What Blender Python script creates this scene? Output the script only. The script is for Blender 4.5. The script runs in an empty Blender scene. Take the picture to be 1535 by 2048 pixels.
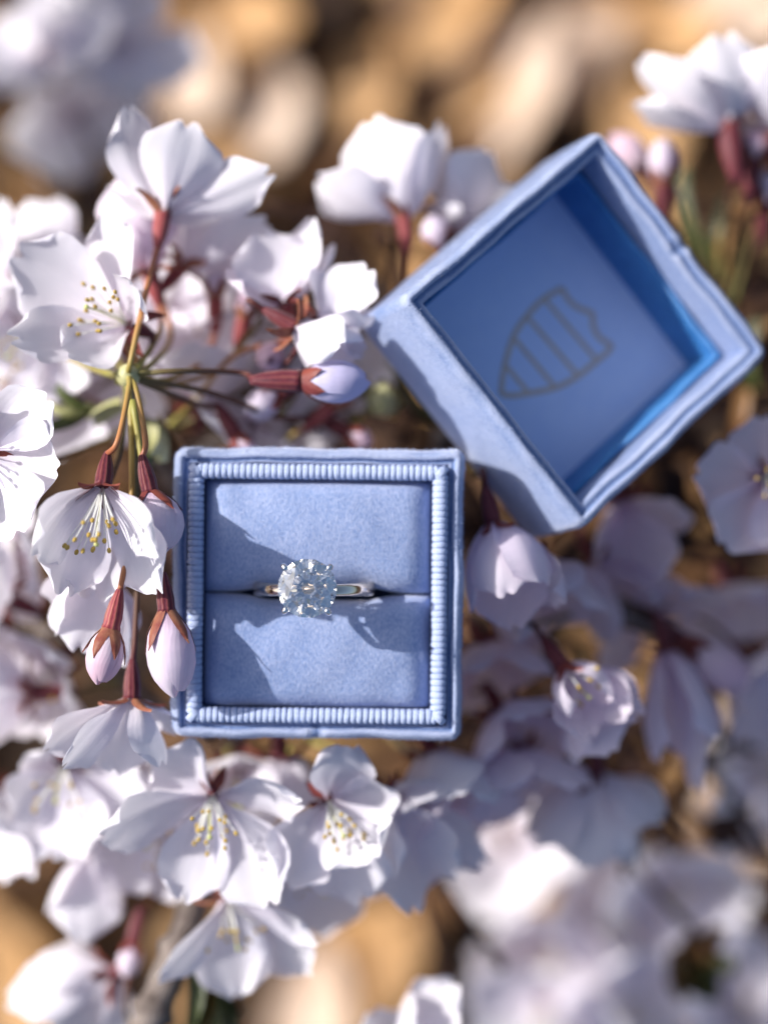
import bpy, math, random
import numpy as np
from mathutils import Vector, Matrix

# ---------------------------------------------------------------- camera, sky, sun, exposure
U = 0.01                      # everything below is written in centimetres
CAM_H = 40.0                  # camera height above the rim of the open box
FRAME_W = 13.23               # width of the frame at z = 0
K = FRAME_W / 1535.0
scene = bpy.context.scene
COL = scene.collection

cam_data = bpy.data.cameras.new("camera")
cam = bpy.data.objects.new("camera", cam_data)
COL.objects.link(cam)
cam.location = (0, 0, CAM_H * U)
cam.rotation_euler = (0, 0, 0)
cam_data.sensor_fit = 'HORIZONTAL'
cam_data.sensor_width = 24.0
cam_data.lens = 24.0 * CAM_H / FRAME_W
cam_data.clip_start = 0.02
cam_data.clip_end = 200.0
cam_data.dof.use_dof = True
cam_data.dof.focus_distance = (CAM_H - 0.9) * U
cam_data.dof.aperture_fstop = 3.5
cam_data.dof.aperture_blades = 9
scene.camera = cam

SUN_EL = math.radians(31)
SUN_AZ = math.radians(-22)    # direction the light travels, seen from above
travel = Vector((math.cos(SUN_EL) * math.cos(SUN_AZ), math.cos(SUN_EL) * math.sin(SUN_AZ), -math.sin(SUN_EL)))
world = bpy.data.worlds.new("World")
scene.world = world
world.use_nodes = True
wn, wl = world.node_tree.nodes, world.node_tree.links
sky = wn.new('ShaderNodeTexSky')
sky.sky_type = 'NISHITA'
sky.sun_disc = False
sky.sun_elevation = SUN_EL
sky.sun_rotation = math.atan2(-travel.x, -travel.y)
sky.ozone_density = 4.0
sky.air_density = 1.0
sky.dust_density = 5.0
bg = wn['Background']
wl.new(sky.outputs[0], bg.inputs[0])
bg.inputs[1].default_value = 0.108
sun_data = bpy.data.lights.new("sun", 'SUN')
sun_data.energy = 3.9
sun_data.angle = math.radians(0.9)
sun_data.color = (1.0, 0.975, 0.95)
sun = bpy.data.objects.new("sun", sun_data)
COL.objects.link(sun)
sun.rotation_euler = travel.to_track_quat('-Z', 'Y').to_euler()
sun.location = (-1, 0.4, 1)
vs = scene.view_settings
vs.view_transform = 'Standard'
vs.look = 'None'
vs.gamma = 1.0
vs.use_curve_mapping = False
vs.exposure = 0.43
cy = scene.cycles
cy.use_denoising = True
cy.max_bounces = 24
cy.transmission_bounces = 20
cy.glossy_bounces = 8
cy.diffuse_bounces = 8
cy.sample_clamp_indirect = 6.0
cy.blur_glossy = 0.1

# ---------------------------------------------------------------- helpers
def P(px, py, z):
    s = K * (CAM_H - z) / CAM_H
    return np.array([(px - 767.5) * s, (1024 - py) * s, z])

def nz(v):
    v = np.asarray(v, float)
    return v / max(np.linalg.norm(v), 1e-9)

def mesh_data(name, verts, faces, uvs=None, smooth=True, mats=(), fmat=None):
    me = bpy.data.meshes.new(name)
    v = (np.asarray(verts, float) * U)
    me.from_pydata(v.tolist(), [], [list(f) for f in faces])
    if uvs is not None:
        uvl = me.uv_layers.new(name="UVMap")
        li = np.zeros(len(me.loops), dtype=np.int32)
        me.loops.foreach_get("vertex_index", li)
        uvl.data.foreach_set("uv", np.asarray(uvs, float)[li].astype(np.float32).ravel())
    for m in mats:
        me.materials.append(m)
    if fmat is not None:
        me.polygons.foreach_set("material_index", np.asarray(fmat, dtype=np.int32))
    if smooth:
        me.polygons.foreach_set("use_smooth", np.ones(len(me.polygons), dtype=bool))
    me.update()
    return me

def link(name, me, parent=None, matrix=None):
    o = bpy.data.objects.new(name, me)
    COL.objects.link(o)
    if parent is not None:
        o.parent = parent
    if matrix is not None:
        o.matrix_local = matrix
    return o

def empty(name, matrix=None):
    o = bpy.data.objects.new(name, None)
    o.empty_display_size = 0.005
    COL.objects.link(o)
    if matrix is not None:
        o.matrix_world = matrix
    return o

def tag(o, label=None, category=None, group=None, kind=None):
    if label: o["label"] = label
    if category: o["category"] = category
    if group: o["group"] = group
    if kind: o["kind"] = kind
    return o

def grid_faces(nu, nv, closed=False, off=0):
    f = []
    for j in range(nv - 1):
        for i in range(nu if closed else nu - 1):
            a = j * nu + i; b = j * nu + (i + 1) % nu
            f.append((off + a, off + b, off + b + nu, off + a + nu))
    return f

def tube(path, radii, seg=8, cap=True):
    path = np.asarray(path, float); n = len(path)
    radii = np.broadcast_to(np.asarray(radii, float), (n,))
    T = np.gradient(path, axis=0)
    T /= np.maximum(np.linalg.norm(T, axis=1), 1e-9)[:, None]
    ref = np.array([0, 0, 1.0]) if abs(T[0][2]) < .9 else np.array([1.0, 0, 0])
    N = nz(np.cross(T[0], ref)); vs_, uv = [], []
    for k in range(n):
        N = nz(N - T[k] * np.dot(N, T[k])); Bn = np.cross(T[k], N)
        for s in range(seg):
            a = 2 * math.pi * s / seg
            vs_.append(path[k] + radii[k] * (math.cos(a) * N + math.sin(a) * Bn)); uv.append((s / seg, k / (n - 1)))
    f = grid_faces(seg, n, True)
    if cap:
        f.append(tuple(range(seg))[::-1]); f.append(tuple(range((n - 1) * seg, n * seg)))
    return vs_, f, uv

def spline(pts, n=16):
    pts = [np.asarray(p, float) for p in pts]
    pts = [2 * pts[0] - pts[1]] + pts + [2 * pts[-1] - pts[-2]]
    out = []; segs = len(pts) - 3
    for k in range(n):
        t = k / (n - 1) * segs; i = min(int(t), segs - 1); t -= i
        a, b, c, d = pts[i:i + 4]
        out.append(.5 * ((2 * b) + (-a + c) * t + (2 * a - 5 * b + 4 * c - d) * t * t + (-a + 3 * b - 3 * c + d) * t ** 3))
    return np.array(out)

def merge(parts):
    V, F, UV = [], [], []
    for v, f, uv in parts:
        o = len(V); V += list(v); UV += list(uv); F += [tuple(i + o for i in q) for q in f]
    return V, F, UV

def ellipsoid(c, axis, a, b, seg=7, rings=5):
    axis = nz(axis); x = nz(np.cross(axis, [.3, .5, .81])); y = np.cross(axis, x); V, UV = [], []
    for j in range(rings):
        th = math.pi * (j + .02 * (j == 0) - .02 * (j == rings - 1)) / (rings - 1)
        for i in range(seg):
            ph = 2 * math.pi * i / seg
            V.append(np.asarray(c) + axis * a * -math.cos(th) + b * math.sin(th) * (x * math.cos(ph) + y * math.sin(ph)))
            UV.append((i / seg, j / (rings - 1)))
    return V, grid_faces(seg, rings, True), UV

# ---------------------------------------------------------------- materials
class NT:
    def __init__(s, name):
        s.m = bpy.data.materials.new(name); s.m.use_nodes = True
        s.t = s.m.node_tree; s.t.nodes.clear()
        s.out = s.n('ShaderNodeOutputMaterial')
    def n(s, kind, **kw):
        nd = s.t.nodes.new(kind)
        for k, v in kw.items():
            if isinstance(k, str) and hasattr(nd, k) and k not in nd.inputs: setattr(nd, k, v)
            else: nd.inputs[k].default_value = v
        return nd
    def l(s, a, b): s.t.links.new(a, b)
    def ramp(s, src, stops):
        r = s.n('ShaderNodeValToRGB'); e = r.color_ramp.elements
        while len(e) < len(stops): e.new(.5)
        for q, (p, c) in zip(e, stops):
            q.position = p; q.color = (*c, 1)
        s.l(src, r.inputs[0]); return r.outputs[0]
    def noise(s, scale, detail=3, rough=.55, vec=None):
        nd = s.n('ShaderNodeTexNoise'); nd.inputs['Scale'].default_value = scale
        nd.inputs['Detail'].default_value = detail; nd.inputs['Roughness'].default_value = rough
        if vec is not None: s.l(vec, nd.inputs['Vector'])
        return nd.outputs['Fac']
    def math(s, op, a, b=None):
        nd = s.n('ShaderNodeMath', operation=op)
        for i, v in enumerate((a, b)):
            if v is None: continue
            if isinstance(v, (int, float)): nd.inputs[i].default_value = v
            else: s.l(v, nd.inputs[i])
        return nd.outputs[0]
    def mix(s, fac, a, b, blend='MIX'):
        nd = s.n('ShaderNodeMix', data_type='RGBA', blend_type=blend)
        for sock, v in ((nd.inputs[0], fac), (nd.inputs[6], a), (nd.inputs[7], b)):
            if isinstance(v, (int, float)): sock.default_value = v
            elif isinstance(v, tuple): sock.default_value = (*v, 1)
            else: s.l(v, sock)
        return nd.outputs[2]
    def bump(s, h, strength, dist):
        nd = s.n('ShaderNodeBump'); nd.inputs['Strength'].default_value = strength
        nd.inputs['Distance'].default_value = dist; s.l(h, nd.inputs['Height']); return nd.outputs[0]

def petal_material(name, edge, mid, base, trans=.30):
    s = NT(name)
    uv = s.n('ShaderNodeTexCoord').outputs['UV']
    sep = s.n('ShaderNodeSeparateXYZ'); s.l(uv, sep.inputs[0])
    u, v = sep.outputs[0], sep.outputs[1]
    obj = s.n('ShaderNodeTexCoord').outputs['Object']
    col = s.ramp(v, [(0.0, base), (0.22, mid), (0.7, edge), (1.0, edge)])
    rnd = s.n('ShaderNodeObjectInfo').outputs['Random']
    col = s.mix(s.math('MULTIPLY', rnd, .22), col, mid)
    edge_f = s.math('POWER', s.math('ABSOLUTE', s.math('MULTIPLY', s.math('SUBTRACT', u, .5), 2.0)), 6.0)
    col = s.mix(s.math('MULTIPLY', edge_f, .35), col, mid)
    blot = s.noise(180, 3, .6, obj)
    col = s.mix(s.math('MULTIPLY', s.ramp(blot, [(.45, (0, 0, 0)), (.8, (1, 1, 1))]), .12), col, base)
    # veins fan out from the base
    fan = s.math('MULTIPLY', s.math('SUBTRACT', u, .5), 42.0)
    wob = s.math('ADD', fan, s.math('MULTIPLY', s.noise(260, 2, .5, obj), 5.0))
    vein = s.math('POWER', s.math('ABSOLUTE', s.math('SINE', wob)), 3.0)
    vein = s.math('MULTIPLY', vein, s.math('SUBTRACT', 1.0, s.math('MULTIPLY', v, .55)))
    hgt = s.math('ADD', s.math('MULTIPLY', vein, .5), s.noise(420, 4, .6, obj))
    nrm = s.bump(hgt, .16, .0002)
    col = s.mix(s.math('MULTIPLY', vein, .05), col, base)
    p = s.n('ShaderNodeBsdfPrincipled')
    s.l(col, p.inputs['Base Color']); p.inputs['Roughness'].default_value = .5
    p.inputs['Specular IOR Level'].default_value = .25
    p.inputs['Sheen Weight'].default_value = .15
    s.l(nrm, p.inputs['Normal'])
    t = s.n('ShaderNodeBsdfTranslucent'); s.l(col, t.inputs[0]); s.l(nrm, t.inputs['Normal'])
    mx = s.n('ShaderNodeMixShader'); mx.inputs[0].default_value = trans
    s.l(p.outputs[0], mx.inputs[1]); s.l(t.outputs[0], mx.inputs[2]); s.l(mx.outputs[0], s.out.inputs[0])
    return s.m

def simple(name, c1, c2, scale=120, rough=.55, spec=.3, bump=.3, bd=.0003, sss=False, along=None, metallic=0):
    s = NT(name)
    tc = s.n('ShaderNodeTexCoord')
    n1 = s.noise(scale, 5, .6, tc.outputs['Object'])
    if along:
        sep = s.n('ShaderNodeSeparateXYZ'); s.l(tc.outputs['UV'], sep.inputs[0])
        base = s.ramp(sep.outputs[1], along)
        col = s.mix(s.math('MULTIPLY', n1, .45), base, c2)
    else:
        col = s.ramp(n1, [(.3, c1), (.7, c2)])
    p = s.n('ShaderNodeBsdfPrincipled')
    s.l(col, p.inputs['Base Color']); p.inputs['Roughness'].default_value = rough
    p.inputs['Specular IOR Level'].default_value = spec; p.inputs['Metallic'].default_value = metallic
    if bump: s.l(s.bump(s.noise(scale * 4, 4, .6, tc.outputs['Object']), bump, bd), p.inputs['Normal'])
    s.l(p.outputs[0], s.out.inputs[0])
    return s.m

def velvet(name, deep, pale, sheen=.9, bright_edges=True):
    s = NT(name)
    tc = s.n('ShaderNodeTexCoord').outputs['Object']
    big = s.noise(130, 4, .65, tc)
    fine = s.noise(1900, 2, .6, tc)
    mp = s.n('ShaderNodeMapping'); mp.inputs['Scale'].default_value = (3800, 1500, 1500); s.l(tc, mp.inputs[0])
    thread = s.noise(1.0, 1, .5, mp.outputs[0])
    f = s.math('ADD', s.math('MULTIPLY', big, .34), s.math('MULTIPLY', s.math('ADD', s.math('MULTIPLY', fine, .6), s.math('MULTIPLY', thread, 1.4)), .34))
    col = s.ramp(f, [(.38, deep), (.72, pale)])
    if bright_edges:                                    # bright sheen painted into the colour along convex edges
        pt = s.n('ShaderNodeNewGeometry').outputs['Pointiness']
        edge_sheen = s.math('MULTIPLY', s.ramp(s.math('ADD', pt, s.math('MULTIPLY', s.math('SUBTRACT', big, .5), .03)), [(.515, (0, 0, 0)), (.56, (1, 1, 1))]), .75)
        col = s.mix(edge_sheen, col, (.58, .61, .74))
    p = s.n('ShaderNodeBsdfPrincipled'); s.l(col, p.inputs['Base Color'])
    p.inputs['Roughness'].default_value = .85; p.inputs['Specular IOR Level'].default_value = .12
    p.inputs['Sheen Weight'].default_value = sheen; p.inputs['Sheen Roughness'].default_value = .5
    p.inputs['Sheen Tint'].default_value = (.86, .88, 1.0, 1)
    h = s.math('ADD', s.math('MULTIPLY', s.math('ADD', fine, thread), .5), s.math('MULTIPLY', s.noise(420, 3, .6, tc), .7))
    s.l(s.bump(h, .55, .00022), p.inputs['Normal'])
    s.l(p.outputs[0], s.out.inputs[0]); return s.m

def streaked(name, dark, mid, light):
    s = NT(name); tc = s.n('ShaderNodeTexCoord')
    sep = s.n('ShaderNodeSeparateXYZ'); s.l(tc.outputs['UV'], sep.inputs[0])
    st = s.math('SINE', s.math('ADD', s.math('MULTIPLY', sep.outputs[0], 2 * math.pi * 10), s.math('MULTIPLY', s.noise(240, 3, .6, tc.outputs['Object']), 3.0)))
    f = s.math('ADD', s.math('ADD', s.math('MULTIPLY', st, .16), .1), s.math('MULTIPLY', s.noise(380, 4, .65, tc.outputs['Object']), .75))
    col = s.ramp(f, [(.25, dark), (.5, mid), (.78, light)])
    p = s.n('ShaderNodeBsdfPrincipled'); s.l(col, p.inputs['Base Color']); p.inputs['Roughness'].default_value = .5
    p.inputs['Specular IOR Level'].default_value = .25; p.inputs['Sheen Weight'].default_value = .15
    s.l(s.bump(f, .6, .0004), p.inputs['Normal']); s.l(p.outputs[0], s.out.inputs[0]); return s.m

M = {}
M['petal_white'] = petal_material("petal_white", (.87, .84, .88), (.85, .80, .87), (.80, .70, .77))
M['petal_blush'] = petal_material("petal_blush", (.88, .80, .88), (.85, .74, .84), (.70, .46, .60), .40)  # bud blush; also puts the lilac tint of shade into the right-hand blossoms
M['petal_pink'] = petal_material("petal_pink", (.78, .55, .66), (.82, .70, .77), (.70, .42, .53), .28)
M['petal_lilac'] = petal_material("petal_lilac", (.62, .58, .80), (.66, .62, .80), (.50, .36, .50), .28)
M['sepal'] = simple("sepal_skin", (.14, .025, .03), (.25, .065, .04), 160, .5)
M['sepal_warm'] = simple("sepal_skin_warm", (.19, .04, .032), (.33, .15, .08), 420, .5)
M['calyx'] = streaked('calyx_skin', (.06, .008, .018), (.15, .02, .032), (.20, .07, .05))
M['calyx_rose'] = streaked('calyx_rose_skin', (.20, .03, .045), (.33, .06, .065), (.36, .16, .10))
M['stalk'] = simple("stalk_skin", None, (.30, .12, .05), 200, .45, .4, .2, .0002,
                    along=[(0, (.30, .07, .05)), (.35, (.46, .19, .07)), (.7, (.36, .29, .07)), (1, (.30, .34, .08))])
M['stalk_dark'] = simple("stalk_skin_dark", None, (.10, .04, .03), 200, .5, .3, .2, .0002,
                         along=[(0, (.12, .02, .03)), (.5, (.12, .06, .035)), (1, (.20, .20, .06))])
M['filament'] = simple("stamen_filament", (.82, .80, .72), (.86, .85, .82), 200, .5, .3, 0)
M['anther'] = simple("stamen_anther", (.42, .27, .05), (.54, .38, .10), 900, .7, .2, .4, .0001)
M['pistil'] = simple("pistil_skin", (.50, .52, .16), (.58, .58, .25), 300, .5, .3, 0)
M['bark'] = simple("twig_bark", (.07, .05, .042), (.30, .25, .22), 230, .75, .25, .8, .0006)
M['bud_green'] = simple("bud_scale_green", (.38, .38, .15), (.60, .57, .34), 220, .5, .35, .3, .0003)
M['leaf_green'] = simple("young_leaf_green", (.035, .05, .015), (.085, .095, .03), 260, .4, .45, .4, .0003)
M['leaf_bronze'] = simple("young_leaf_bronze", (.17, .075, .03), (.26, .14, .045), 260, .4, .45, .4, .0003)
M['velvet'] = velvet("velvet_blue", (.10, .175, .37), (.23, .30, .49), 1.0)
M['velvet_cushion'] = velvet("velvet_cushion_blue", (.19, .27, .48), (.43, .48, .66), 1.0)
M['grosgrain'] = simple("grosgrain_ribbon_blue", (.40, .48, .72), (.55, .62, .82), 1400, .5, .4, .9, .0002)
M['cord_core'] = simple("ribbon_core_blue", (.24, .32, .56), (.30, .38, .62), 500, .7, .2, 0)
def lining_mat():
    s_ = NT("satin_wall_blue"); tc = s_.n('ShaderNodeTexCoord')
    sep = s_.n('ShaderNodeSeparateXYZ'); s_.l(tc.outputs['UV'], sep.inputs[0])
    rib = s_.math('SINE', s_.math('MULTIPLY', sep.outputs[0], 2 * math.pi * 260))
    n1 = s_.noise(300, 4, .6, tc.outputs['Object'])
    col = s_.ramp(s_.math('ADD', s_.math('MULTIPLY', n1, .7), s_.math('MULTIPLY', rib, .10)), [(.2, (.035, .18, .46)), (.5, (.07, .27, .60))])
    p_ = s_.n('ShaderNodeBsdfPrincipled'); s_.l(col, p_.inputs['Base Color']); p_.inputs['Roughness'].default_value = .42
    s_.l(s_.bump(rib, .5, .0004), p_.inputs['Normal']); s_.l(p_.outputs[0], s_.out.inputs[0]); return s_.m
M['satin_wall'] = lining_mat()
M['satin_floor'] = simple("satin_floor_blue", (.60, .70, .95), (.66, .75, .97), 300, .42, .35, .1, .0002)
M['gold_print'] = simple("gold_foil_print", (.60, .48, .40), (.68, .54, .42), 400, .45, .4, 0, metallic=.05)

def metal(name, col, rough):
    s = NT(name); p = s.n('ShaderNodeBsdfPrincipled')
    p.inputs['Base Color'].default_value = (*col, 1); p.inputs['Metallic'].default_value = 1; p.inputs['Roughness'].default_value = rough
    tc = s.n('ShaderNodeTexCoord').outputs['Object']
    s.l(s.bump(s.noise(900, 3, .6, tc), .06, .0001), p.inputs['Normal'])
    s.l(p.outputs[0], s.out.inputs[0]); return s.m
M['gold'] = metal("white_gold_warm", (.90, .74, .58), .08)
M['platinum'] = metal("platinum", (.88, .87, .88), .10)
s = NT("diamond"); g = s.n('ShaderNodeBsdfGlass'); g.inputs['IOR'].default_value = 2.42; g.inputs['Roughness'].default_value = .045
g.inputs['Color'].default_value = (1, 1, 1, 1); s.l(g.outputs[0], s.out.inputs[0]); M['diamond'] = s.m

def leaf_mat(name, stops, trans=.2):
    s = NT(name); tc = s.n('ShaderNodeTexCoord'); rnd = s.n('ShaderNodeObjectInfo').outputs['Random']
    sep = s.n('ShaderNodeSeparateXYZ'); s.l(tc.outputs['UV'], sep.inputs[0])
    f = s.math('ADD', s.math('MULTIPLY', s.noise(45, 4, .6, tc.outputs['Object']), .6), s.math('MULTIPLY', sep.outputs[0], .0))
    col = s.ramp(f, stops)
    p = s.n('ShaderNodeBsdfPrincipled'); s.l(col, p.inputs['Base Color']); p.inputs['Roughness'].default_value = .6
    s.l(s.bump(s.noise(160, 4, .6, tc.outputs['Object']), .5, .001), p.inputs['Normal'])
    t = s.n('ShaderNodeBsdfTranslucent'); s.l(col, t.inputs[0])
    mx = s.n('ShaderNodeMixShader'); mx.inputs[0].default_value = trans
    s.l(p.outputs[0], mx.inputs[1]); s.l(t.outputs[0], mx.inputs[2]); s.l(mx.outputs[0], s.out.inputs[0]); return s.m
M['leaf_cream'] = leaf_mat("dry_leaf_cream", [(.15, (.56, .38, .25)), (.45, (.84, .66, .52))])
M['leaf_tan'] = leaf_mat("dry_leaf_tan", [(.15, (.38, .19, .06)), (.45, (.66, .39, .17))])
M['leaf_brown'] = leaf_mat("dry_leaf_brown", [(.15, (.10, .042, .014)), (.45, (.26, .12, .04))])
M['leaf_dark'] = leaf_mat("dry_leaf_dark", [(.15, (.03, .016, .01)), (.45, (.08, .04, .02))])
s = NT("leaf_mould_soil"); tc = s.n('ShaderNodeTexCoord').outputs['Object']
f = s.math('ADD', s.math('MULTIPLY', s.noise(14, 4, .6, tc), .6), s.math('MULTIPLY', s.noise(90, 5, .65, tc), .4))
col = s.ramp(f, [(.35, (.02, .012, .008)), (.5, (.05, .027, .012)), (.66, (.13, .07, .03))])
p = s.n('ShaderNodeBsdfPrincipled'); s.l(col, p.inputs['Base Color']); p.inputs['Roughness'].default_value = .9
s.l(s.bump(f, .8, .01), p.inputs['Normal']); s.l(p.outputs[0], s.out.inputs[0]); M['soil'] = s.m

# ---------------------------------------------------------------- ground and leaf litter
GZ = -40.0
rng = np.random.default_rng(7)
n = 90
xs = np.sign(np.linspace(-1, 1, n)) * np.abs(np.linspace(-1, 1, n)) ** 3 * 2500
GX, GY = np.meshgrid(xs, xs)
GZs = GZ - .5 + .35 * np.sin(GX * .31 + 1) * np.cos(GY * .27) + .25 * np.sin(GX * .9 + GY * .7)
gv = np.stack([GX.ravel(), GY.ravel(), GZs.ravel()], 1)
tag(link("ground", mesh_data("ground", gv, grid_faces(n, n), None, True, [M['soil']])), kind="structure")

def leaf_verts(L, W, curl, fold, seed, nu=7, nv=10):
    r = np.random.default_rng(seed); V, UV = [], []
    ph = r.uniform(0, 6.28, 4)
    for j in range(nv):
        v = j / (nv - 1)
        w = W / 2 * (math.sin(math.pi * min(1, .03 + .97 * v) ** .85) ** .8 + .02)
        for i in range(nu):
            u = -1 + 2 * i / (nu - 1)
            x = w * u; y = L * (v - .5)
            z = curl * L * (2 * v - 1) ** 2 * .5 + fold * abs(u) ** 1.6 * w + .06 * W * math.sin(5 * v + ph[0] + 2 * u) + .05 * W * math.sin(7 * u + ph[1] + 4 * v)
            V.append((x, y, z)); UV.append((i / (nu - 1), v))
    return np.array(V), grid_faces(nu, nv), UV

def rot_euler(a, b, c):
    return np.array(Matrix.Rotation(c, 3, 'Z') @ Matrix.Rotation(b, 3, 'Y') @ Matrix.Rotation(a, 3, 'X'))

# carpet of dead leaves: far too many to count
parts = {k: [] for k in ('leaf_brown', 'leaf_dark', 'leaf_tan')}
for k in range(1300):
    x, y = rng.uniform(-30, 30), rng.uniform(-34, 34)
    V, F, UV = leaf_verts(rng.uniform(2.2, 5.5), rng.uniform(1.0, 2.8), rng.uniform(-.3, .4), rng.uniform(-.2, .6), k)
    V = V @ rot_euler(rng.uniform(-.5, .5), rng.uniform(-.5, .5), rng.uniform(0, 6.28)).T + np.array([x, y, GZ + (rng.uniform(-.2, 1.9) if abs(y) > 9 else rng.uniform(-.2, 1.0))])
    parts[rng.choice(list(parts), p=[.42, .14, .44] if abs(y) > 9 else [.50, .40, .10])].append((V, F, UV))  # darker leaf mix below the blossoms stands in for shade on the ground
names = {'leaf_brown': 'leaf_litter', 'leaf_dark': 'dark_leaf_litter', 'leaf_tan': 'pale_leaf_litter'}
lab = {'leaf_brown': 'carpet of brown dead leaves far below the blossoms', 'leaf_dark': 'darkest leaves in the carpet, massed below the blossoms in place of shade', 'leaf_tan': 'tan dead leaves scattered through the carpet on the ground'}
for k, ps in parts.items():
    V, F, UV = merge(ps)
    tag(link(names[k], mesh_data(names[k], V, F, UV, True, [M[k]])), lab[k], "leaf litter", kind="stuff")

# single pale leaves that show as separate soft shapes
BIG = [(1000, 190, 5.6, 3.4, 'leaf_cream', -50, 'large cream dry leaf behind the top corner of the lid'),
       (1120, 120, 4.6, 2.6, 'leaf_cream', -70, 'pale leaf lying beside the large cream leaf, nearer the top right'),
       (545, 195, 3.6, 2.0, 'leaf_cream', 5, 'upright oval tan leaf between the two topmost left blossoms'),
       (385, 130, 3.4, 1.9, 'leaf_cream', 15, 'pale tan leaf above the white blossom at the top left'),
       (740, 165, 2.8, 1.9, 'leaf_tan', -30, 'orange tan leaf just left of the large cream leaf'),
       (1470, 40, 4.6, 2.8, 'leaf_cream', -80, 'pale leaf in the extreme top right corner'),
       (900, 30, 4.4, 2.0, 'leaf_tan', -60, 'tan leaf cut by the top edge above the lid'),
       (1320, 60, 3.6, 1.8, 'leaf_tan', 70, 'orange brown leaf left of the top right corner'),
       (730, 1930, 5.0, 3.0, 'leaf_tan', -40, 'broad tan leaf at the bottom between the blossom clusters'),
       (640, 2010, 4.0, 2.4, 'leaf_cream', -10, 'pale leaf at the bottom edge right of the grey branch'),
       (40, 1960, 4.4, 2.6, 'leaf_tan', 30, 'brown tan leaf at the lower left corner'),
       (1290, 250, 3.2, 2.0, 'leaf_tan', 20, 'tan leaf under the top right blossom'),
       (480, 30, 4.0, 1.6, 'leaf_tan', 80, 'narrow tan leaf at the top edge left of the centre'),
       (1490, 1560, 4.2, 2.6, 'leaf_cream', 20, 'cream leaf at the right edge below the pink bud'),
       (1250, 420, 3.2, 2.0, 'leaf_tan', 50, 'tan leaf glimpsed between the lid and the top right calyx')]
for i, (px, py, L, W, mt, az, label) in enumerate(BIG):
    z = GZ + 1.6 + .1 * i
    V, F, UV = leaf_verts(L * 1.25, W * 1.3, .12, .25, 500 + i, 9, 12)
    o = link("dry_leaf", mesh_data("dry_leaf", V, F, UV, True, [M[mt]]))
    p = P(px, py, z)
    # leaves lean a little towards the sun
    o.matrix_world = Matrix.Translation(Vector(p * U)) @ Matrix.Rotation(math.radians(30), 4, 'Y').inverted() @ Matrix.Rotation(math.radians(az), 4, 'Z')
    tag(o, label, "leaf", "pale dry leaves on the ground")

# ---------------------------------------------------------------- ring box: swept velvet shells
def ring_pts(h, r, nside=36, ncorner=8):
    r = max(r, .015); pts = []
    for q in range(4):
        a0 = q * math.pi / 2
        c, s_ = math.cos(a0), math.sin(a0)
        for k in range(nside):                    # side facing +x, running towards +y, then rotated
            t = -(h - r) + 2 * (h - r) * k / nside
            pts.append((c * h - s_ * t, s_ * h + c * t, q, t))
        for k in range(ncorner):
            a = math.pi / 2 * k / ncorner
            x = (h - r) + r * math.cos(a); y = (h - r) + r * math.sin(a)
            pts.append((c * x - s_ * y, s_ * x + c * y, -1, 0))
    return pts

def shell(profile, h, r, mat, name, parent, notch_side=None, notch_z=-.3, cap_first=True, cap_last=False, seed=1):
    rg = np.random.default_rng(seed); V, UV = [], []; n0 = None
    ph = rg.uniform(0, 6.28, 6)
    for k, (d, z) in enumerate(profile):
        pts = ring_pts(h - d, r - d)
        n0 = len(pts)
        for i, (x, y, q, t) in enumerate(pts):
            zz = z; f = 1.0
            wob = .010 * (math.sin(1.9 * x + 2.3 * y + ph[0]) + math.sin(3.7 * x - 3.1 * y + ph[1]) + .7 * math.sin(7.1 * x + 6.3 * y + ph[2]))
            if z > -1.5: zz += wob * .8; f = 1 + wob * .35
            if notch_side is not None and q == notch_side and z > notch_z:
                zz -= (z - notch_z + .02) * math.exp(-(t / .06) ** 2) * .55
                zz += .03 * math.exp(-((abs(t) - .14) / .06) ** 2)
            V.append((x * f, y * f, zz)); UV.append((i / n0, k / len(profile)))
    F = grid_faces(n0, len(profile), True)
    if cap_first: F.append(tuple(range(n0))[::-1])
    if cap_last: F.append(tuple(range((len(profile) - 1) * n0, len(profile) * n0)))
    return link(name, mesh_data(name, V, F, UV, True, [mat]), parent)

BX = P(634, 1188, 0)
box_m = Matrix.Translation(Vector(BX * U)) @ Matrix.Rotation(math.radians(-.6), 4, 'Z')
box = empty("ring_box", box_m)
tag(box, "open blue velvet ring box holding the diamond ring", "ring box")
H = 2.51
lip = [(.10, -2.62), (.03, -2.58), (.0, -2.45), (0, -1.6), (0, -.8), (0, -.30), (.012, -.14), (.045, -.05), (.09, -.008), (.125, 0), (.155, -.012),
       (.178, -.05), (.186, -.09), (.20, -.10), (.225, -.085), (.25, -.09), (.268, -.12), (.275, -.22), (.28, -.6), (.28, -1.6)]
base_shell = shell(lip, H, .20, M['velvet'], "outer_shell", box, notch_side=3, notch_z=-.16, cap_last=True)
col_prof = [(.295, -.8), (.295, -.08), (.30, .02), (.325, .075), (.36, .10), (.41, .105), (.455, .095), (.49, .065), (.51, .01), (.515, -.05), (.515, -.8)]
collar = shell(col_prof, H, .24, M['cord_core'], "ribbon_collar", box, cap_first=False, seed=3)
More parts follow.
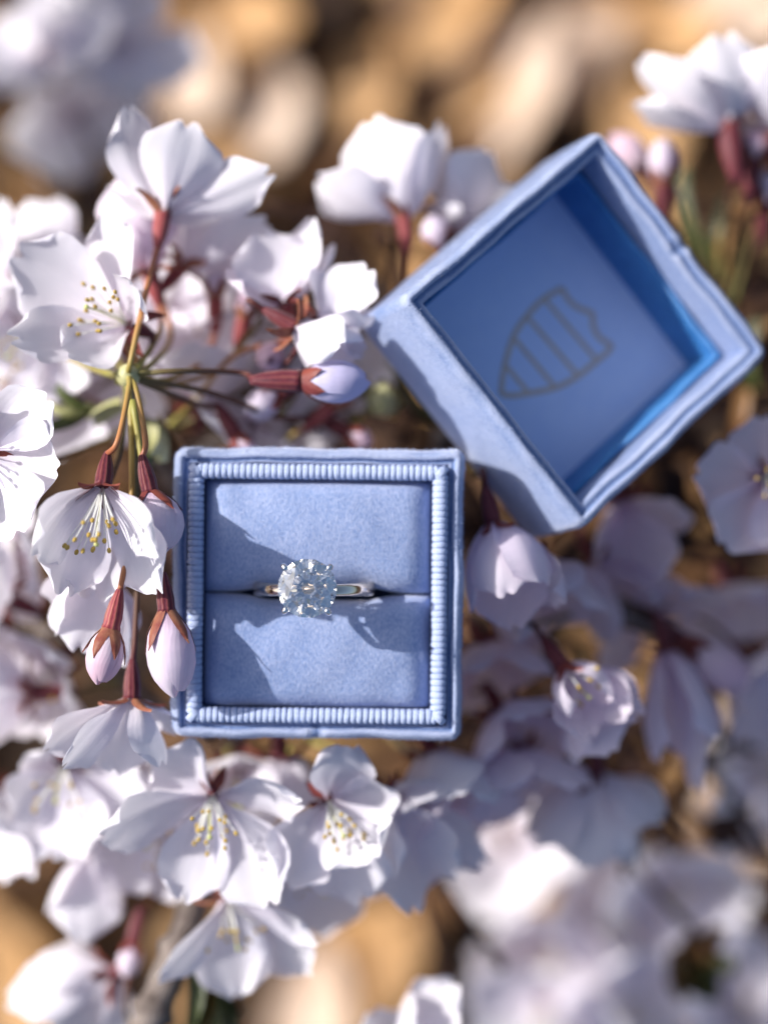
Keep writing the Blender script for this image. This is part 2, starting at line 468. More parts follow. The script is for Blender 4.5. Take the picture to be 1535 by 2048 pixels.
# ribs of the grosgrain ribbon, each a small rounded bar bent over the collar
def rib_mesh(pitch):
    V, UV = [], []; na, nb = len(col_prof) - 3, 6
    prof = [(d, z) for d, z in col_prof[1:-1]]
    prof[0] = (prof[0][0], -.06)
    cx, cz = .405, -.03
    for k, (d, z) in enumerate(prof):
        dx, dz = d - cx, z - cz; L = math.hypot(dx, dz)
        for b in range(nb):
            a = math.pi * b / (nb - 1)
            hgt = .024 * math.sin(a) ** .8; w = -math.cos(a) * pitch * .5
            V.append((d + dx / L * (hgt + .006), w, z + dz / L * (hgt + .006))); UV.append((b / 5, k / len(prof)))
    return mesh_data("rib", V, grid_faces(nb, len(prof)), UV, True, [M['grosgrain']])
NR = 39
span = 2 * (H - .41)
rm = rib_mesh(span / NR * .98)
rg = np.random.default_rng(5)
for q in range(4):
    for k in range(NR):
        t = -span / 2 + span * (k + .5) / NR
        # local frame: +x of the rib = inset direction
        edge = max(0, abs(t) - (H - .60)) / .2
        skew = -math.copysign(min(edge, 1) * .55, t)
        m = Matrix.Rotation(q * math.pi / 2, 4, 'Z') @ Matrix.Translation(Vector((H, t, 0)) * U) @ Matrix.Rotation(math.pi, 4, 'Z')
        m = m @ Matrix.Translation(Vector((.41, 0, 0)) * U) @ Matrix.Rotation(skew + rg.normal(0, .035), 4, 'Z') @ Matrix.Diagonal((1 + rg.normal(0, .012), 1 + rg.normal(0, .07), 1 + rg.normal(0, .025), 1)) @ Matrix.Translation(Vector((-.41, 0, 0)) * U)
        link("rib", rm, collar, m)
for q in range(4):                               # ribbon tucked round each corner
    m = Matrix.Rotation(q * math.pi / 2, 4, 'Z') @ Matrix.Translation(Vector((H - .41, H - .41, 0)) * U) @ Matrix.Rotation(math.radians(225), 4, 'Z') @ Matrix.Diagonal((1.12, 1.3, 1.1, 1)) @ Matrix.Translation(Vector((-.41, 0, 0)) * U)
    link("rib", rm, collar, m)

# two cushion halves with the slot between them
def cushion(sign, seed):
    r = np.random.default_rng(seed); ph = r.uniform(0, 6.28, 6)
    nu, nv = 90, 56; V, UV = [], []; hx = 1.965
    for j in range(nv):
        b = j / (nv - 1)
        for i in range(nu):
            a = -1 + 2 * i / (nu - 1)
            ax = math.copysign(abs(a) ** .75, a) if abs(a) > 1e-6 else 0
            ax = math.sin(ax * math.pi / 2)
            x = hx * ax
            bb = .5 - .5 * math.cos(math.pi * b)
            gap = .012 + .11 * math.exp(-((abs(x) - .75) / .42) ** 2 * 1.0) * (1 if abs(x) < 1.6 else 1)
            if abs(x) < .75: gap = .122
            y = gap + (1.965 - gap) * bb
            # rolled edges
            ey = min(1, (y - gap) / .42); rolly = math.sqrt(max(0, 1 - (1 - ey) ** 2.2))
            eo = min(1, (1.965 - y) / .34); rollo = math.sqrt(max(0, 1 - (1 - eo) ** 2.6))
            ex = min(1, (hx - abs(x)) / .50); rollx = math.sqrt(max(0, 1 - (1 - ex) ** 2.4))
            z = -.50 + .50 * rolly ** 1.0 * (.25 + .75 * rollo) * (.05 + .95 * rollx) + .19 * math.sin(math.pi * min(1, (y - gap) / 1.9)) * (1 - (x / hx) ** 2 * .8)
            z += .012 * math.sin(2.1 * x + ph[0]) * math.sin(2.7 * y + ph[1]) + .006 * math.sin(6 * x + 5 * y + ph[2])
            V.append((x, sign * y, z)); UV.append((i / nu, j / nv))
    F = grid_faces(nu, nv)
    if sign < 0: F = [f[::-1] for f in F]
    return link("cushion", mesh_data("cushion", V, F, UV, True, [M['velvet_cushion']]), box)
cushions = [cushion(1, 11), cushion(-1, 12)]

def fuzz(target, n_, seed, zmin, mat, length=(.015, .05)):
    """loose velvet fibres standing on a cloth surface"""
    me = target.data; r = np.random.default_rng(seed)
    co = np.zeros(len(me.vertices) * 3); me.vertices.foreach_get("co", co); co = co.reshape(-1, 3) / U
    tri = []
    for p_ in me.polygons:
        v = p_.vertices
        if len(v) == 4: tri += [(v[0], v[1], v[2]), (v[0], v[2], v[3])]
    tri = np.array(tri); a, b, c = co[tri[:, 0]], co[tri[:, 1]], co[tri[:, 2]]
    nr = np.cross(b - a, c - a); ar = np.linalg.norm(nr, axis=1)
    ok = (ar > 1e-9) & ((a[:, 2] + b[:, 2] + c[:, 2]) / 3 > zmin)
    pr = np.where(ok, ar, 0); pr /= pr.sum()
    k = r.choice(len(tri), n_, p=pr); u, v = r.random(n_), r.random(n_); fl = u + v > 1; u[fl], v[fl] = 1 - u[fl], 1 - v[fl]
    base = a[k] + (b[k] - a[k]) * u[:, None] + (c[k] - a[k]) * v[:, None]
    N = nr[k] / ar[k][:, None]; N[N[:, 2] < -.3] *= -1
    d = N + r.normal(0, .55, (n_, 3)); d /= np.linalg.norm(d, axis=1)[:, None]
    L = r.uniform(*length, n_)[:, None]; side = np.cross(d, r.normal(size=(n_, 3))); side /= np.linalg.norm(side, axis=1)[:, None]
    V = np.stack([base - side * .0028, base + side * .0028, base + d * L + side * .001, base + d * L - side * .001], 1).reshape(-1, 3)
    o = link("fuzz", mesh_data("fuzz", V, np.arange(n_ * 4).reshape(-1, 4).tolist(), None, False, [mat]), target)
    tag(o, kind="stuff")
M['fibre'] = simple("velvet_fibre", (.30, .38, .60), (.52, .58, .76), 300, .6, .3, 0)
fuzz(base_shell, 14000, 31, -.5, M['fibre'])
for cu in cushions: fuzz(cu, 7000, 32, -.3, M['fibre'], (.01, .03))

# ---------------------------------------------------------------- ring with round brilliant
RC = P(627, 1178, 0)
ring_root = empty("diamond_ring", Matrix.Translation(Vector((RC[0], RC[1], -.34)) * U))
tag(ring_root, "solitaire ring with one round diamond standing in the cushion slot", "ring")
V, UV = [], []
R0 = 1.0
nu, nv = 96, 14
for i in range(nu):
    a = 2 * math.pi * i / nu
    top = max(0, math.sin(a))
    hw = .125 - .03 * top ** 3; ht = .075
    for j in range(nv):
        b = 2 * math.pi * j / nv
        cb, sb = math.cos(b), math.sin(b)
        rr = R0 + ht * math.copysign(abs(cb) ** .8, cb)
        V.append((rr * math.cos(a), hw * math.copysign(abs(sb) ** .8, sb), rr * math.sin(a))); UV.append((i / nu, j / nv))
F = []
for i in range(nu):
    for j in range(nv):
        F.append((i * nv + j, ((i + 1) % nu) * nv + j, ((i + 1) % nu) * nv + (j + 1) % nv, i * nv + (j + 1) % nv))
link("band", mesh_data("band", V, F, UV, True, [M['gold']]), ring_root)
# brilliant
DR = .50; gz = 1.43
def brilliant(R):
    hc, rt, hp, sr, lr, gt = .155 * 2 * R, .56 * R, .455 * 2 * R, .80 * R, .24 * R, .012 * R
    V, F = [], []
    def add(rad, ang, z): V.append((rad * math.cos(ang), rad * math.sin(ang), z)); return len(V) - 1
    q = math.pi / 4; off = .13
    T = [add(rt, off + k * q, gt + hc) for k in range(8)]
    S = [add(sr, off + (k + .5) * q, gt + hc * (1 - sr / R * math.cos(q / 2)) / (1 - rt / R)) for k in range(8)]
    G = [add(R, off + k * q / 2, gt) for k in range(16)]
    B = [add(R, off + k * q / 2, -gt) for k in range(16)]
    L = [add(lr, off + (k + .5) * q, -gt - hp * (1 - lr / R * math.cos(q / 2))) for k in range(8)]
    C = add(0, 0, -gt - hp)
    F.append(tuple(T))
    for k in range(8):
        k1 = (k + 1) % 8
        F.append((T[k], S[k], T[k1]))
        F.append((T[k], S[k - 1], G[2 * k], S[k]))
        F.append((S[k], G[2 * k], G[2 * k + 1])); F.append((S[k], G[2 * k + 1], G[(2 * k + 2) % 16]))
        F.append((C, L[k], B[2 * k], L[k - 1]))
        F.append((L[k], B[2 * k + 1], B[2 * k])); F.append((L[k], B[(2 * k + 2) % 16], B[2 * k + 1]))
    for k in range(16):
        F.append((G[k], B[k], B[(k + 1) % 16], G[(k + 1) % 16]))
    return V, F
V, F = brilliant(DR)
dm = mesh_data("diamond", V, F, None, False, [M['diamond']])
import bmesh
bm = bmesh.new(); bm.from_mesh(dm); bmesh.ops.recalc_face_normals(bm, faces=bm.faces); bm.to_mesh(dm); bm.free()
DX = P(613, 1178, 1.4)
dloc = Vector((DX[0] - RC[0], DX[1] - RC[1], gz))
dia = link("diamond", dm, ring_root, Matrix.Translation(dloc * U) @ Matrix.Rotation(math.radians(4), 4, 'Y') @ Matrix.Rotation(math.radians(-4), 4, 'X'))
tag(dia, "round brilliant cut diamond")
for a in (43, 137, 225, 312):
    a = math.radians(a); c, s_ = math.cos(a), math.sin(a)
    path = [np.array(dloc) + np.array((c * r_, s_ * r_, z_)) for r_, z_ in ((.10, -.58), (.30, -.36), (.50, -.06), (.545, .02), (.54, .075), (.50, .11))]
    pp = spline(path, 14)
    v1 = tube(pp, np.interp(np.linspace(0, 1, 14), [0, .6, .85, 1], [.06, .05, .055, .05]), 10)
    v2 = ellipsoid(np.array(dloc) + np.array((c * .505, s_ * .505, .105)), (0, 0, 1), .05, .055, 12, 8)
    V, F, UV = merge([v1, v2])
    link("prong", mesh_data("prong", V, F, UV, True, [M['platinum']]), ring_root)
hoop = [np.array(dloc) + np.array((.27 * math.cos(t), .27 * math.sin(t), -.36)) for t in np.linspace(0, 2 * math.pi, 33)]
V, F, UV = tube(hoop, .035, 8, False)
link("setting_hoop", mesh_data("setting_hoop", V, F, UV, True, [M['platinum']]), ring_root)

# ---------------------------------------------------------------- lid
e1 = Vector((.61957, -.77060, -.14937)); e2 = Vector((.69677, .62755, -.34740)); nn = Vector((.36144, .11116, .92574))
LC = np.array((3.644, 3.266, -.78))
lid_m = Matrix.Translation(Vector(LC * U)) @ Matrix((e1, e2, nn)).transposed().to_4x4() @ Matrix.Scale(1.022, 4)
lid = empty("open_lid", lid_m)
tag(lid, "blue velvet box lid lying open with a gold shield emblem inside", "box lid")
lip2 = [(.16, -2.20), (.05, -2.15), (.0, -2.0), (0, -1.4), (0, -.6), (0, -.25), (.012, -.12), (.045, -.04), (.09, -.006), (.125, 0), (.155, -.012),
        (.178, -.05), (.186, -.09), (.20, -.10), (.24, -.085), (.30, -.09), (.335, -.12), (.345, -.22), (.35, -.5), (.35, -1.0), (.35, -2.1)]
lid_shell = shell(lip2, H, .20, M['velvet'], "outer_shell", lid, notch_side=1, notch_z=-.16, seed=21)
fuzz(lid_shell, 16000, 33, -1.2, M['fibre'])
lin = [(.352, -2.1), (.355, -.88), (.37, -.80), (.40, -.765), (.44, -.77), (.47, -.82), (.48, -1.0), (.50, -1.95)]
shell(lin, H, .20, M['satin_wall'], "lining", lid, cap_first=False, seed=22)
fl = H - .49
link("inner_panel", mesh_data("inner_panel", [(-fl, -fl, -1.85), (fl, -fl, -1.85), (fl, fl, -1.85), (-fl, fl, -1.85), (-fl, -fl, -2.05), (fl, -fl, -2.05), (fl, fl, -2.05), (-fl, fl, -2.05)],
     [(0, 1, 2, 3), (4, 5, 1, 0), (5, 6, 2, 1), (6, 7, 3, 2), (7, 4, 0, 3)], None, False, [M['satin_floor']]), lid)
# shield emblem, drawn by where its lines lie on the panel: 2-D outline in (a, b), a across, b from point to crown
lid_inv = lid_m.inverted()
def on_panel(px, py):
    # cast through the camera onto the panel plane
    o = Vector((0, 0, CAM_H * U)); d = Vector(P(px, py, 0) * U) - o
    pl = lid_m @ Vector((0, 0, -1.845 * U)); nrm = nn
    t = (pl - o).dot(nrm) / d.dot(nrm)
    q = lid_inv @ (o + d * t)
    return np.array([q.x / U, q.y / U])
def zpx(x, y): return on_panel(960 + x / 5.117, 540 + y / 5.117)
left_side = [(215, 1270), (225, 1130), (255, 960), (305, 780), (360, 640), (470, 480), (640, 300), (840, 185)]
right_side = [(215, 1270), (330, 1285), (500, 1260), (780, 1200), (990, 1090), (1190, 930), (1290, 850), (1350, 770)]
crown = [(840, 185), (880, 270), (960, 360), (1060, 410), (1140, 440), (1150, 500), (1160, 590), (1210, 680), (1290, 740), (1350, 770)]
stripes = [[(255, 970), (490, 1250)], [(350, 700), (770, 1205)], [(490, 490), (1000, 1080)], [(670, 310), (1190, 920)]]
def strip(pts, w):
    pts = spline([np.append(zpx(*p), 0) for p in pts], 24)[:, :2]
    T = np.gradient(pts, axis=0); T /= np.linalg.norm(T, axis=1)[:, None]
    N = np.stack([-T[:, 1], T[:, 0]], 1); V = []
    for p, q in zip(pts, N):
        for sg in (-1, 1): V.append((*(p + sg * w / 2 * q), 0))
    F = grid_faces(2, len(pts))
    top = [(x, y, -1.838) for x, y, _ in V]; bot = [(x, y, -1.855) for x, y, _ in V]; nV = len(V)
    G = F + [tuple(i + nV for i in f[::-1]) for f in F]
    for k in range(len(pts) - 1):
        for c in (0, 1): G.append((2 * k + c, 2 * k + 2 + c, nV + 2 * k + 2 + c, nV + 2 * k + c))
    return top + bot, G, [(0, 0)] * (2 * nV)
emb = [strip(left_side, .10), strip(right_side, .10), strip(crown, .10)]
V, F, UV = merge(emb)
em = link("shield_emblem", mesh_data("shield_emblem", V, F, UV, False, [M['gold_print']]), lid)
tag(em, "gold shield outline printed on the lid panel")
for st in stripes:
    V, F, UV = strip(st, .085)
    V = [(x, y, z - .0015) for x, y, z in V]
    link("shield_stripe", mesh_data("shield_stripe", V, F, UV, False, [M['gold_print']]), em)

# ---------------------------------------------------------------- blossoms
PV = np.array([0, .12, .25, .40, .55, .70, .85, .95, 1.0])
PW = np.array([.13, .28, .52, .80, .96, 1.0, .90, .74, .58])
def petal(B, T, A, W, bulge=.12, cup=.22, notch=.07, ruf=.05, twist=0., curl=0., seed=0, nu=13, nv=16):
    r = np.random.default_rng(seed)
    B = np.asarray(B, float); d = np.asarray(T, float) - B; L = np.linalg.norm(d); d = d / L
    lat = np.cross(A, d)
    lat = nz(lat) if np.linalg.norm(lat) > .05 else nz(np.cross([.2, 1, .1], d))
    nr = np.cross(d, lat)
    c, s_ = math.cos(twist), math.sin(twist)
    lat, nr = c * lat + s_ * nr, -s_ * lat + c * nr
    u = np.linspace(-1, 1, nu)[None, :]; v = np.linspace(0, 1, nv)[:, None]
    w = np.interp(v, PV, PW) * W / 2 * (1 + .05 * r.normal())
    ph = r.uniform(0, 6.28, 8)
    asym = r.normal(0, .06)
    tipn = .012 * np.sin(7 * u + ph[0]) + .006 * np.sin(15 * u + ph[1])
    y = L * (v - (.20 * u ** 2 - tipn) * v ** 5 - notch * np.exp(-((u - asym) / .15) ** 2) * np.clip((v - .78) / .22, 0, 1) ** 1.5)
    x = w * u * (1 + .03 * np.sin(7 * v + ph[2] + np.sign(u)))
    h = -bulge * L * 4 * v * (1 - v) * (1 - .3 * v) + cup * W * (u ** 2) * np.interp(v, [0, .3, .8, 1], [.6, 1, .7, .45]) * .6
    h = h - curl * L * np.clip((v - .55) / .45, 0, 1) ** 2
    h = h + ruf * W * v ** 1.5 * (np.abs(u) ** 1.4 * np.sin(6 * v + 3.5 * u + ph[3]) + .45 * np.sin(4.2 * u + ph[4]) * v + .4 * np.abs(u) ** 2 * np.sin(13 * v + ph[5]))
    h = h + .012 * W * np.sin(8 * u + ph[6]) * (1 - .4 * v) - .02 * W * np.exp(-(u / .1) ** 2) * (1 - v)
    sk = asym * .6 * L * v ** 2
    V = B + d * y[..., None] + lat * (x + sk)[..., None] + nr * h[..., None]
    uv = np.stack(np.broadcast_arrays(.5 + u / 2 + 0 * v, v + 0 * u), -1).reshape(-1, 2)
    return V.reshape(-1, 3), grid_faces(nu, nv), uv

def pointed(B, T, A, W, bulge, fold, nu=5, nv=9):
    B = np.asarray(B, float); d = np.asarray(T, float) - B; L = np.linalg.norm(d); d /= L
    lat = np.cross(A, d); lat = nz(lat) if np.linalg.norm(lat) > .02 else nz(np.cross([.2, 1, .1], d))
    nr = np.cross(d, lat)
    u = np.linspace(-1, 1, nu)[None, :]; v = np.linspace(0, 1, nv)[:, None]
    w = W / 2 * np.interp(v, [0, .2, .45, .7, .9, 1], [.75, 1, .92, .62, .25, .04])
    h = -bulge * L * 4 * v * (1 - v) + fold * W * u ** 2
    V = B + d * (L * v + 0 * u)[..., None] + lat * (w * u)[..., None] + nr * h[..., None]
    uv = np.stack(np.broadcast_arrays(.5 + u / 2 + 0 * v, v + 0 * u), -1).reshape(-1, 2)
    return V.reshape(-1, 3), grid_faces(nu, nv), uv

def frame_of(A, roll=0):
    A = nz(A)
    ref = np.array([0, 0, 1.0]) if abs(A[2]) < .93 else np.array([0, 1.0, 0])
    X = nz(ref - A * np.dot(ref, A)); Y = np.cross(A, X)
    c, s_ = math.cos(roll), math.sin(roll)
    return c * X + s_ * Y, -s_ * X + c * Y, A

def local_frame(pos, A):
    X, Y, Z = frame_of(A)
    m = Matrix(((X[0], Y[0], Z[0], pos[0] * U), (X[1], Y[1], Z[1], pos[1] * U), (X[2], Y[2], Z[2], pos[2] * U), (0, 0, 0, 1)))
    R = np.stack([X, Y, Z])       # world -> local
    return m, R

SEED = [100]
LOCAL_Z = np.array([0, 0, 1.0])
def calyx(root, sepal_angle, bud=False, warm=False, s=1.0, cal='calyx', seed=0, slen=.52, sepals=True):
    r = np.random.default_rng(seed)
    zz = np.array([-.66, -.58, -.40, -.2, -.05, .02]) * s
    rr = np.array([.06, .085, .13, .155, .15, .17]) * s
    path = [(0, 0, z) for z in zz]
    V, F, UV = tube(path, rr, 10)
    link("calyx_tube", mesh_data("calyx_tube", V, F, UV, True, [M[cal]]), root)
    for k in range(5 if sepals else 0):
        ph = 2 * math.pi * (k + .5) / 5 + r.normal(0, .12)
        rad = np.array([math.cos(ph), math.sin(ph), 0]); a = math.radians(sepal_angle + r.normal(0, 9))
        B = rad * .14 * s; T = B + slen * s * r.uniform(.85, 1.15) * (math.sin(a) * rad + math.cos(a) * LOCAL_Z)
        if bud: B = rad * .15 * s
        V, F, UV = pointed(B, T, LOCAL_Z, .24 * s, .14 if bud else -.08, .25)
        link("sepal", mesh_data("sepal", V, F, UV, True, [M['sepal_warm' if warm else 'sepal']]), root)

def stalk(root, m, R, pos, A, pts, rad=.052, mat='stalk', s=1.0):
    p0 = pos - nz(A) * .62 * s
    first = p0 - nz(A) * .35
    world_pts = [p0] + [P(*q) for q in pts]
    if np.linalg.norm(world_pts[1] - p0) > 1.3: world_pts.insert(1, p0 - nz(A) * .35)
    path = spline(world_pts, 22)
    loc = (path - pos) @ R.T
    rr = np.interp(np.linspace(0, 1, 22), [0, .08, .9, 1], [rad * 1.25, rad, rad, rad * 1.4])
    V, F, UV = tube(loc, rr, 8)
    link("stalk", mesh_data("stalk", V, F, UV, True, [M[mat]]), root)

def one_stamen(dirv, L, bend, r):
    p = [np.zeros(3) + dirv * .05, dirv * L * .5 + bend * .3, dirv * L + bend]
    V, F, UV = tube(spline(p, 7), .011, 5)
    tipd = nz(p[2] - p[1])
    V2, F2, UV2 = ellipsoid(p[2] + tipd * .03, tipd, .052, .040, 7, 5)
    return (V, F, UV), (V2, F2, UV2)

def stamens(root, n_, L, spread, seed, separate, toward=None):
    r = np.random.default_rng(seed); fil, ant = [], []
    Q = np.eye(3) if toward is None else np.array(Vector((0, 0, 1)).rotation_difference(Vector(toward)).to_matrix())
    def turn(g): return [Q @ np.asarray(v) for v in g[0]], g[1], g[2]
    for k in range(n_):
        ph = 2 * math.pi * k / n_ * 3.236 + r.normal(0, .2); th = math.radians(spread * math.sqrt((k + .7) / n_) + r.normal(0, 2.5))
        rad = np.array([math.cos(ph), math.sin(ph), 0])
        d = rad * math.sin(th) + LOCAL_Z * math.cos(th)
        l = L * r.uniform(.62, 1.08)
        a, b = one_stamen(d, l, rad * r.normal(.05, .06) + np.array([r.normal(0, .05), r.normal(0, .05), 0]), r)
        a, b = turn(a), turn(b)
        if separate:
            V, F, UV = merge([a, b]); na = len(a[1])
            link("stamen", mesh_data("stamen", V, F, UV, True, [M['filament'], M['anther']], [0] * na + [1] * (len(F) - na)), root)
        else: fil.append(a); ant.append(b)
    if not separate:
        V, F, UV = merge(fil + ant); na = sum(len(a[1]) for a in fil)
        o = link("stamens", mesh_data("stamens", V, F, UV, True, [M['filament'], M['anther']], [0] * na + [1] * (len(F) - na)), root)
        tag(o, kind="stuff")
    V, F, UV = turn(merge([tube(spline([(0, 0, .03), (.02, .01, L * .6), (.03, -.02, L * 1.0)], 6), .018, 6), ellipsoid((.03, -.02, L), (0, 0, 1), .035, .05, 8, 5)]))
    link("pistil", mesh_data("pistil", V, F, UV, True, [M['pistil']]), root)

def blossom(label, pos, A, group, tips=None, open_=60, size=1.65, W=1.4, n_pet=5, roll=0., stalk_to=(), mat='petal_white', cal='calyx', warm=False,
            sepal=112, st='stalk', sta=16, sta_len=.95, spread=30, separate=False, bulge=.12, cup=.25, curl=0., ruf=.05, s=1.0, hi=False, jit=9, sta_A=None):
    SEED[0] += 1; sd = SEED[0]; r = np.random.default_rng(sd)
    pos = P(*pos); m, R = local_frame(pos, A)
    root = empty("cherry_blossom", m); tag(root, label, "blossom", group)
    plist = []
    if tips:
        for t in tips:
            px, py, dz, w = t[:4]; ex = t[4] if len(t) > 4 else {}
            T = (P(px, py, pos[2] + dz) - pos) @ R.T
            plist.append((T, w, ex))
    else:
        for k in range(n_pet):
            ph = roll + 2 * math.pi * k / n_pet + r.normal(0, .1); o = math.radians(open_ + r.normal(0, jit))
            L = size * r.uniform(.9, 1.08)
            T = L * np.array([math.sin(o) * math.cos(ph), math.sin(o) * math.sin(ph), math.cos(o)])
            plist.append((T, W * r.uniform(.9, 1.1), {}))
    for k, (T, w, ex) in enumerate(plist):
        rad = np.array([T[0], T[1], 0]); rad = nz(rad) if np.linalg.norm(rad) > 1e-3 else np.array([1, 0, 0])
        B = rad * (.10 + .004 * k) + np.array([0, 0, .01])
        kw = dict(bulge=bulge, cup=cup, curl=curl, ruf=ruf, notch=.06 + .05 * r.random()); kw.update({q: v for q, v in ex.items() if q != 'mat'})
        V, F, UV = petal(B, T, LOCAL_Z, w, seed=sd * 17 + k, nu=23 if hi else 15, nv=28 if hi else 18, **kw)
        link("petal", mesh_data("petal", V, F, UV, True, [M[ex.get('mat', mat)]]), root)
    calyx(root, sepal, False, warm, s, cal, sd)
    if stalk_to: stalk(root, m, R, pos, A, stalk_to, mat=st, s=s)
    if sta: stamens(root, sta, sta_len, spread, sd + 5, separate, None if sta_A is None else R @ nz(sta_A))
    return root

def bud(label, pos, A, group, L=1.3, rmax=.42, stalk_to=(), mat='petal_blush', cal='calyx', warm=False, st='stalk', s=1.0, sepal=28, slen=.6, tipw=.12):
    SEED[0] += 1; sd = SEED[0]; r = np.random.default_rng(sd)
    pos = P(*pos); m, R = local_frame(pos, A)
    root = empty("blossom_bud", m); tag(root, label, "bud", group)
    nu, nv = 17, 16
    for k in range(5):
        ph0 = 2 * math.pi * k / 5 + r.normal(0, .15); V, UV = [], []
        vmax = 1.0 if k < 3 else .93
        for j in range(nv):
            v = j / (nv - 1) * vmax
            prof = np.interp(v, [0, .1, .25, .45, .62, .78, .9, .97, 1], [.30, .55, .85, 1.0, .97, .80, .52, .26, tipw])
            half = math.pi * np.interp(v, [0, .3, .7, 1], [.32, .44, .42, .30])
            for i in range(nu):
                u = -1 + 2 * i / (nu - 1)
                rr = rmax * prof * (1 + .05 * u + .012 * k) + .008 * math.sin(5 * u + k + 4 * v) * v
                a = ph0 + u * half + .5 * v
                z = L * (v - .05 * u * u * max(0, v - .6) / .4)
                V.append((rr * math.cos(a), rr * math.sin(a), z)); UV.append((i / (nu - 1), v))
        link("petal", mesh_data("petal", V, grid_faces(nu, nv), UV, True, [M[mat]]), root)
    # sepals hug the bud
    calyx(root, sepal, True, warm, s, cal, sd, slen, sepals=False)
    for k in range(5):
        ph0 = 2 * math.pi * (k + .5) / 5 + r.normal(0, .12); V, UV = [], []; ln = min(.62, slen / L) * r.uniform(.85, 1.12); lift = r.uniform(0, .10)
        for j in range(9):
            v = j / 8
            prof = np.interp(v * ln, [0, .1, .25, .45, .62, .78], [.30, .55, .85, 1.0, .97, .80])
            hw = .115 * s * np.interp(v, [0, .25, .5, .75, .92, 1], [.9, 1, .9, .58, .22, .03])
            for i in range(5):
                u = -1 + 2 * i / 4
                rr = max(rmax * prof * 1.075 + .022 + lift * v ** 3 * .8 - .02 * abs(u), .15 * s * (1 - v) )
                a = ph0 + u * hw / rr
                V.append((rr * math.cos(a), rr * math.sin(a), L * v * ln - .02)); UV.append((i / 4, v))
        link("sepal", mesh_data("sepal", V, grid_faces(5, 9), UV, True, [M['sepal_warm' if warm else 'sepal']]), root)
    if stalk_to: stalk(root, m, R, pos, A, stalk_to, mat=st, s=s)
    return root

G1 = "blossoms round the green stalk knot on the left"
G2 = "blossoms along the top edge"
G3 = "sunlit blossoms below the ring box"
G4 = "shaded blossoms right of the ring box"
G5 = "blurred blossoms low in the lower right"
GB = "closed buds"
NODE = (255, 750, -.35)

# --- left cluster
blossom("white blossom seen from behind with brown star sepals, top left", (325, 432, -1.5), (.1, .9, -.35), G1, hi=True,
        tips=[(236, 214, .1, 1.0, dict(twist=1.25, bulge=-.08, curl=.08)), (382, 240, .35, 1.45, dict(bulge=.1, twist=-.15)), (548, 340, .2, 1.05, dict(twist=-.95, bulge=-.04)), (450, 430, -1.2, 1.3), (250, 400, -1.0, 1.4)],
        stalk_to=[(290, 590, -.5), (262, 720, 0), NODE], warm=True, cal='calyx_rose', sepal=70, sta=0)
blossom("wide open white blossom with fine yellow stamens at the left edge", (256, 648, -.9), (-.62, .25, .75), G1, hi=True,
        tips=[(195, 420, .1, 1.25, dict(bulge=.05)), (20, 510, .3, 1.55, dict(bulge=.08)), (12, 668, 1.0, 1.15, dict(twist=-.5)), (130, 712, 1.1, 1.1, dict(twist=-.8)), (262, 560, 1.25, 1.05, dict(twist=.5))],
        stalk_to=[(300, 700, -1.2), (262, 745, -.3)], st='stalk_dark', sta=20, sta_len=1.05, spread=30, separate=True)
blossom("brightly sunlit blossom cut off by the left frame edge", (-35, 905, .6), (-.35, 0, .9), G1, hi=True,
        tips=[(95, 793, .5, 1.2, dict(curl=.1)), (35, 1075, .5, 1.9, dict(bulge=.02)), (122, 930, .35, 1.5, dict(bulge=.06)), (-150, 990, .6, 1.4), (-120, 780, .6, 1.4)],
        stalk_to=[(60, 930, -1.2), (160, 900, -3.0), (250, 860, -4)], st='stalk_dark', sta=12, separate=True, sepal=135)
blossom("hanging white bell blossom showing yellow anthers left of the box", (206, 972, .95), (-.05, -.86, .5), G1, hi=True,
        tips=[(62, 1112, .9, 1.15, dict(twist=.55, bulge=.16)), (112, 1190, -.15, 1.35, dict(bulge=.14)), (190, 1205, -.55, 1.5, dict(bulge=.12)), (322, 1190, .1, 1.35, dict(bulge=.1)), (312, 1120, .95, 1.0, dict(twist=-.6, bulge=.1, ruf=.07))],
        stalk_to=[(236, 880, .9), (258, 775, .2), NODE], sta=20, sta_len=1.15, spread=24, separate=True, sepal=60, warm=False)
bud("round lilac white bud touching the top of the box's left edge", (300, 985, .6), (.22, -.97, .1), GB, L=1.08, rmax=.44,
    stalk_to=[(291, 880, .5), (272, 780, .2), NODE], mat='petal_blush', sepal=40, slen=.42)
bud("small pink tipped bud hanging under the bell blossom", (222, 1255, .7), (-.22, -.97, .05), GB, L=1.0, rmax=.30,
    stalk_to=[(243, 1165, .6), (262, 1050, .3), (262, 850, 0), NODE], mat='petal_pink', warm=True, cal='calyx_rose', slen=.62, sepal=22)
bud("large white bud overlapping the box's left edge", (333, 1222, .65), (.10, -.99, .02), GB, L=1.48, rmax=.40,
    stalk_to=[(322, 1140, .6), (300, 1020, .3), (265, 800, 0)], mat='petal_blush', warm=True, cal='calyx', slen=.68, sepal=24)
blossom("white blossom half hidden behind the hanging bell blossom", (190, 1110, -.9), (-.1, -.9, .1), G1,
        tips=[(110, 1275, .2, 1.3), (165, 1310, .4, 1.2), (255, 1340, 0, 1.2), (215, 1300, -.6, 1.3), (120, 1220, -.6, 1.2)],
        stalk_to=[(240, 900, -.5), NODE], st='stalk_dark', sta=0)
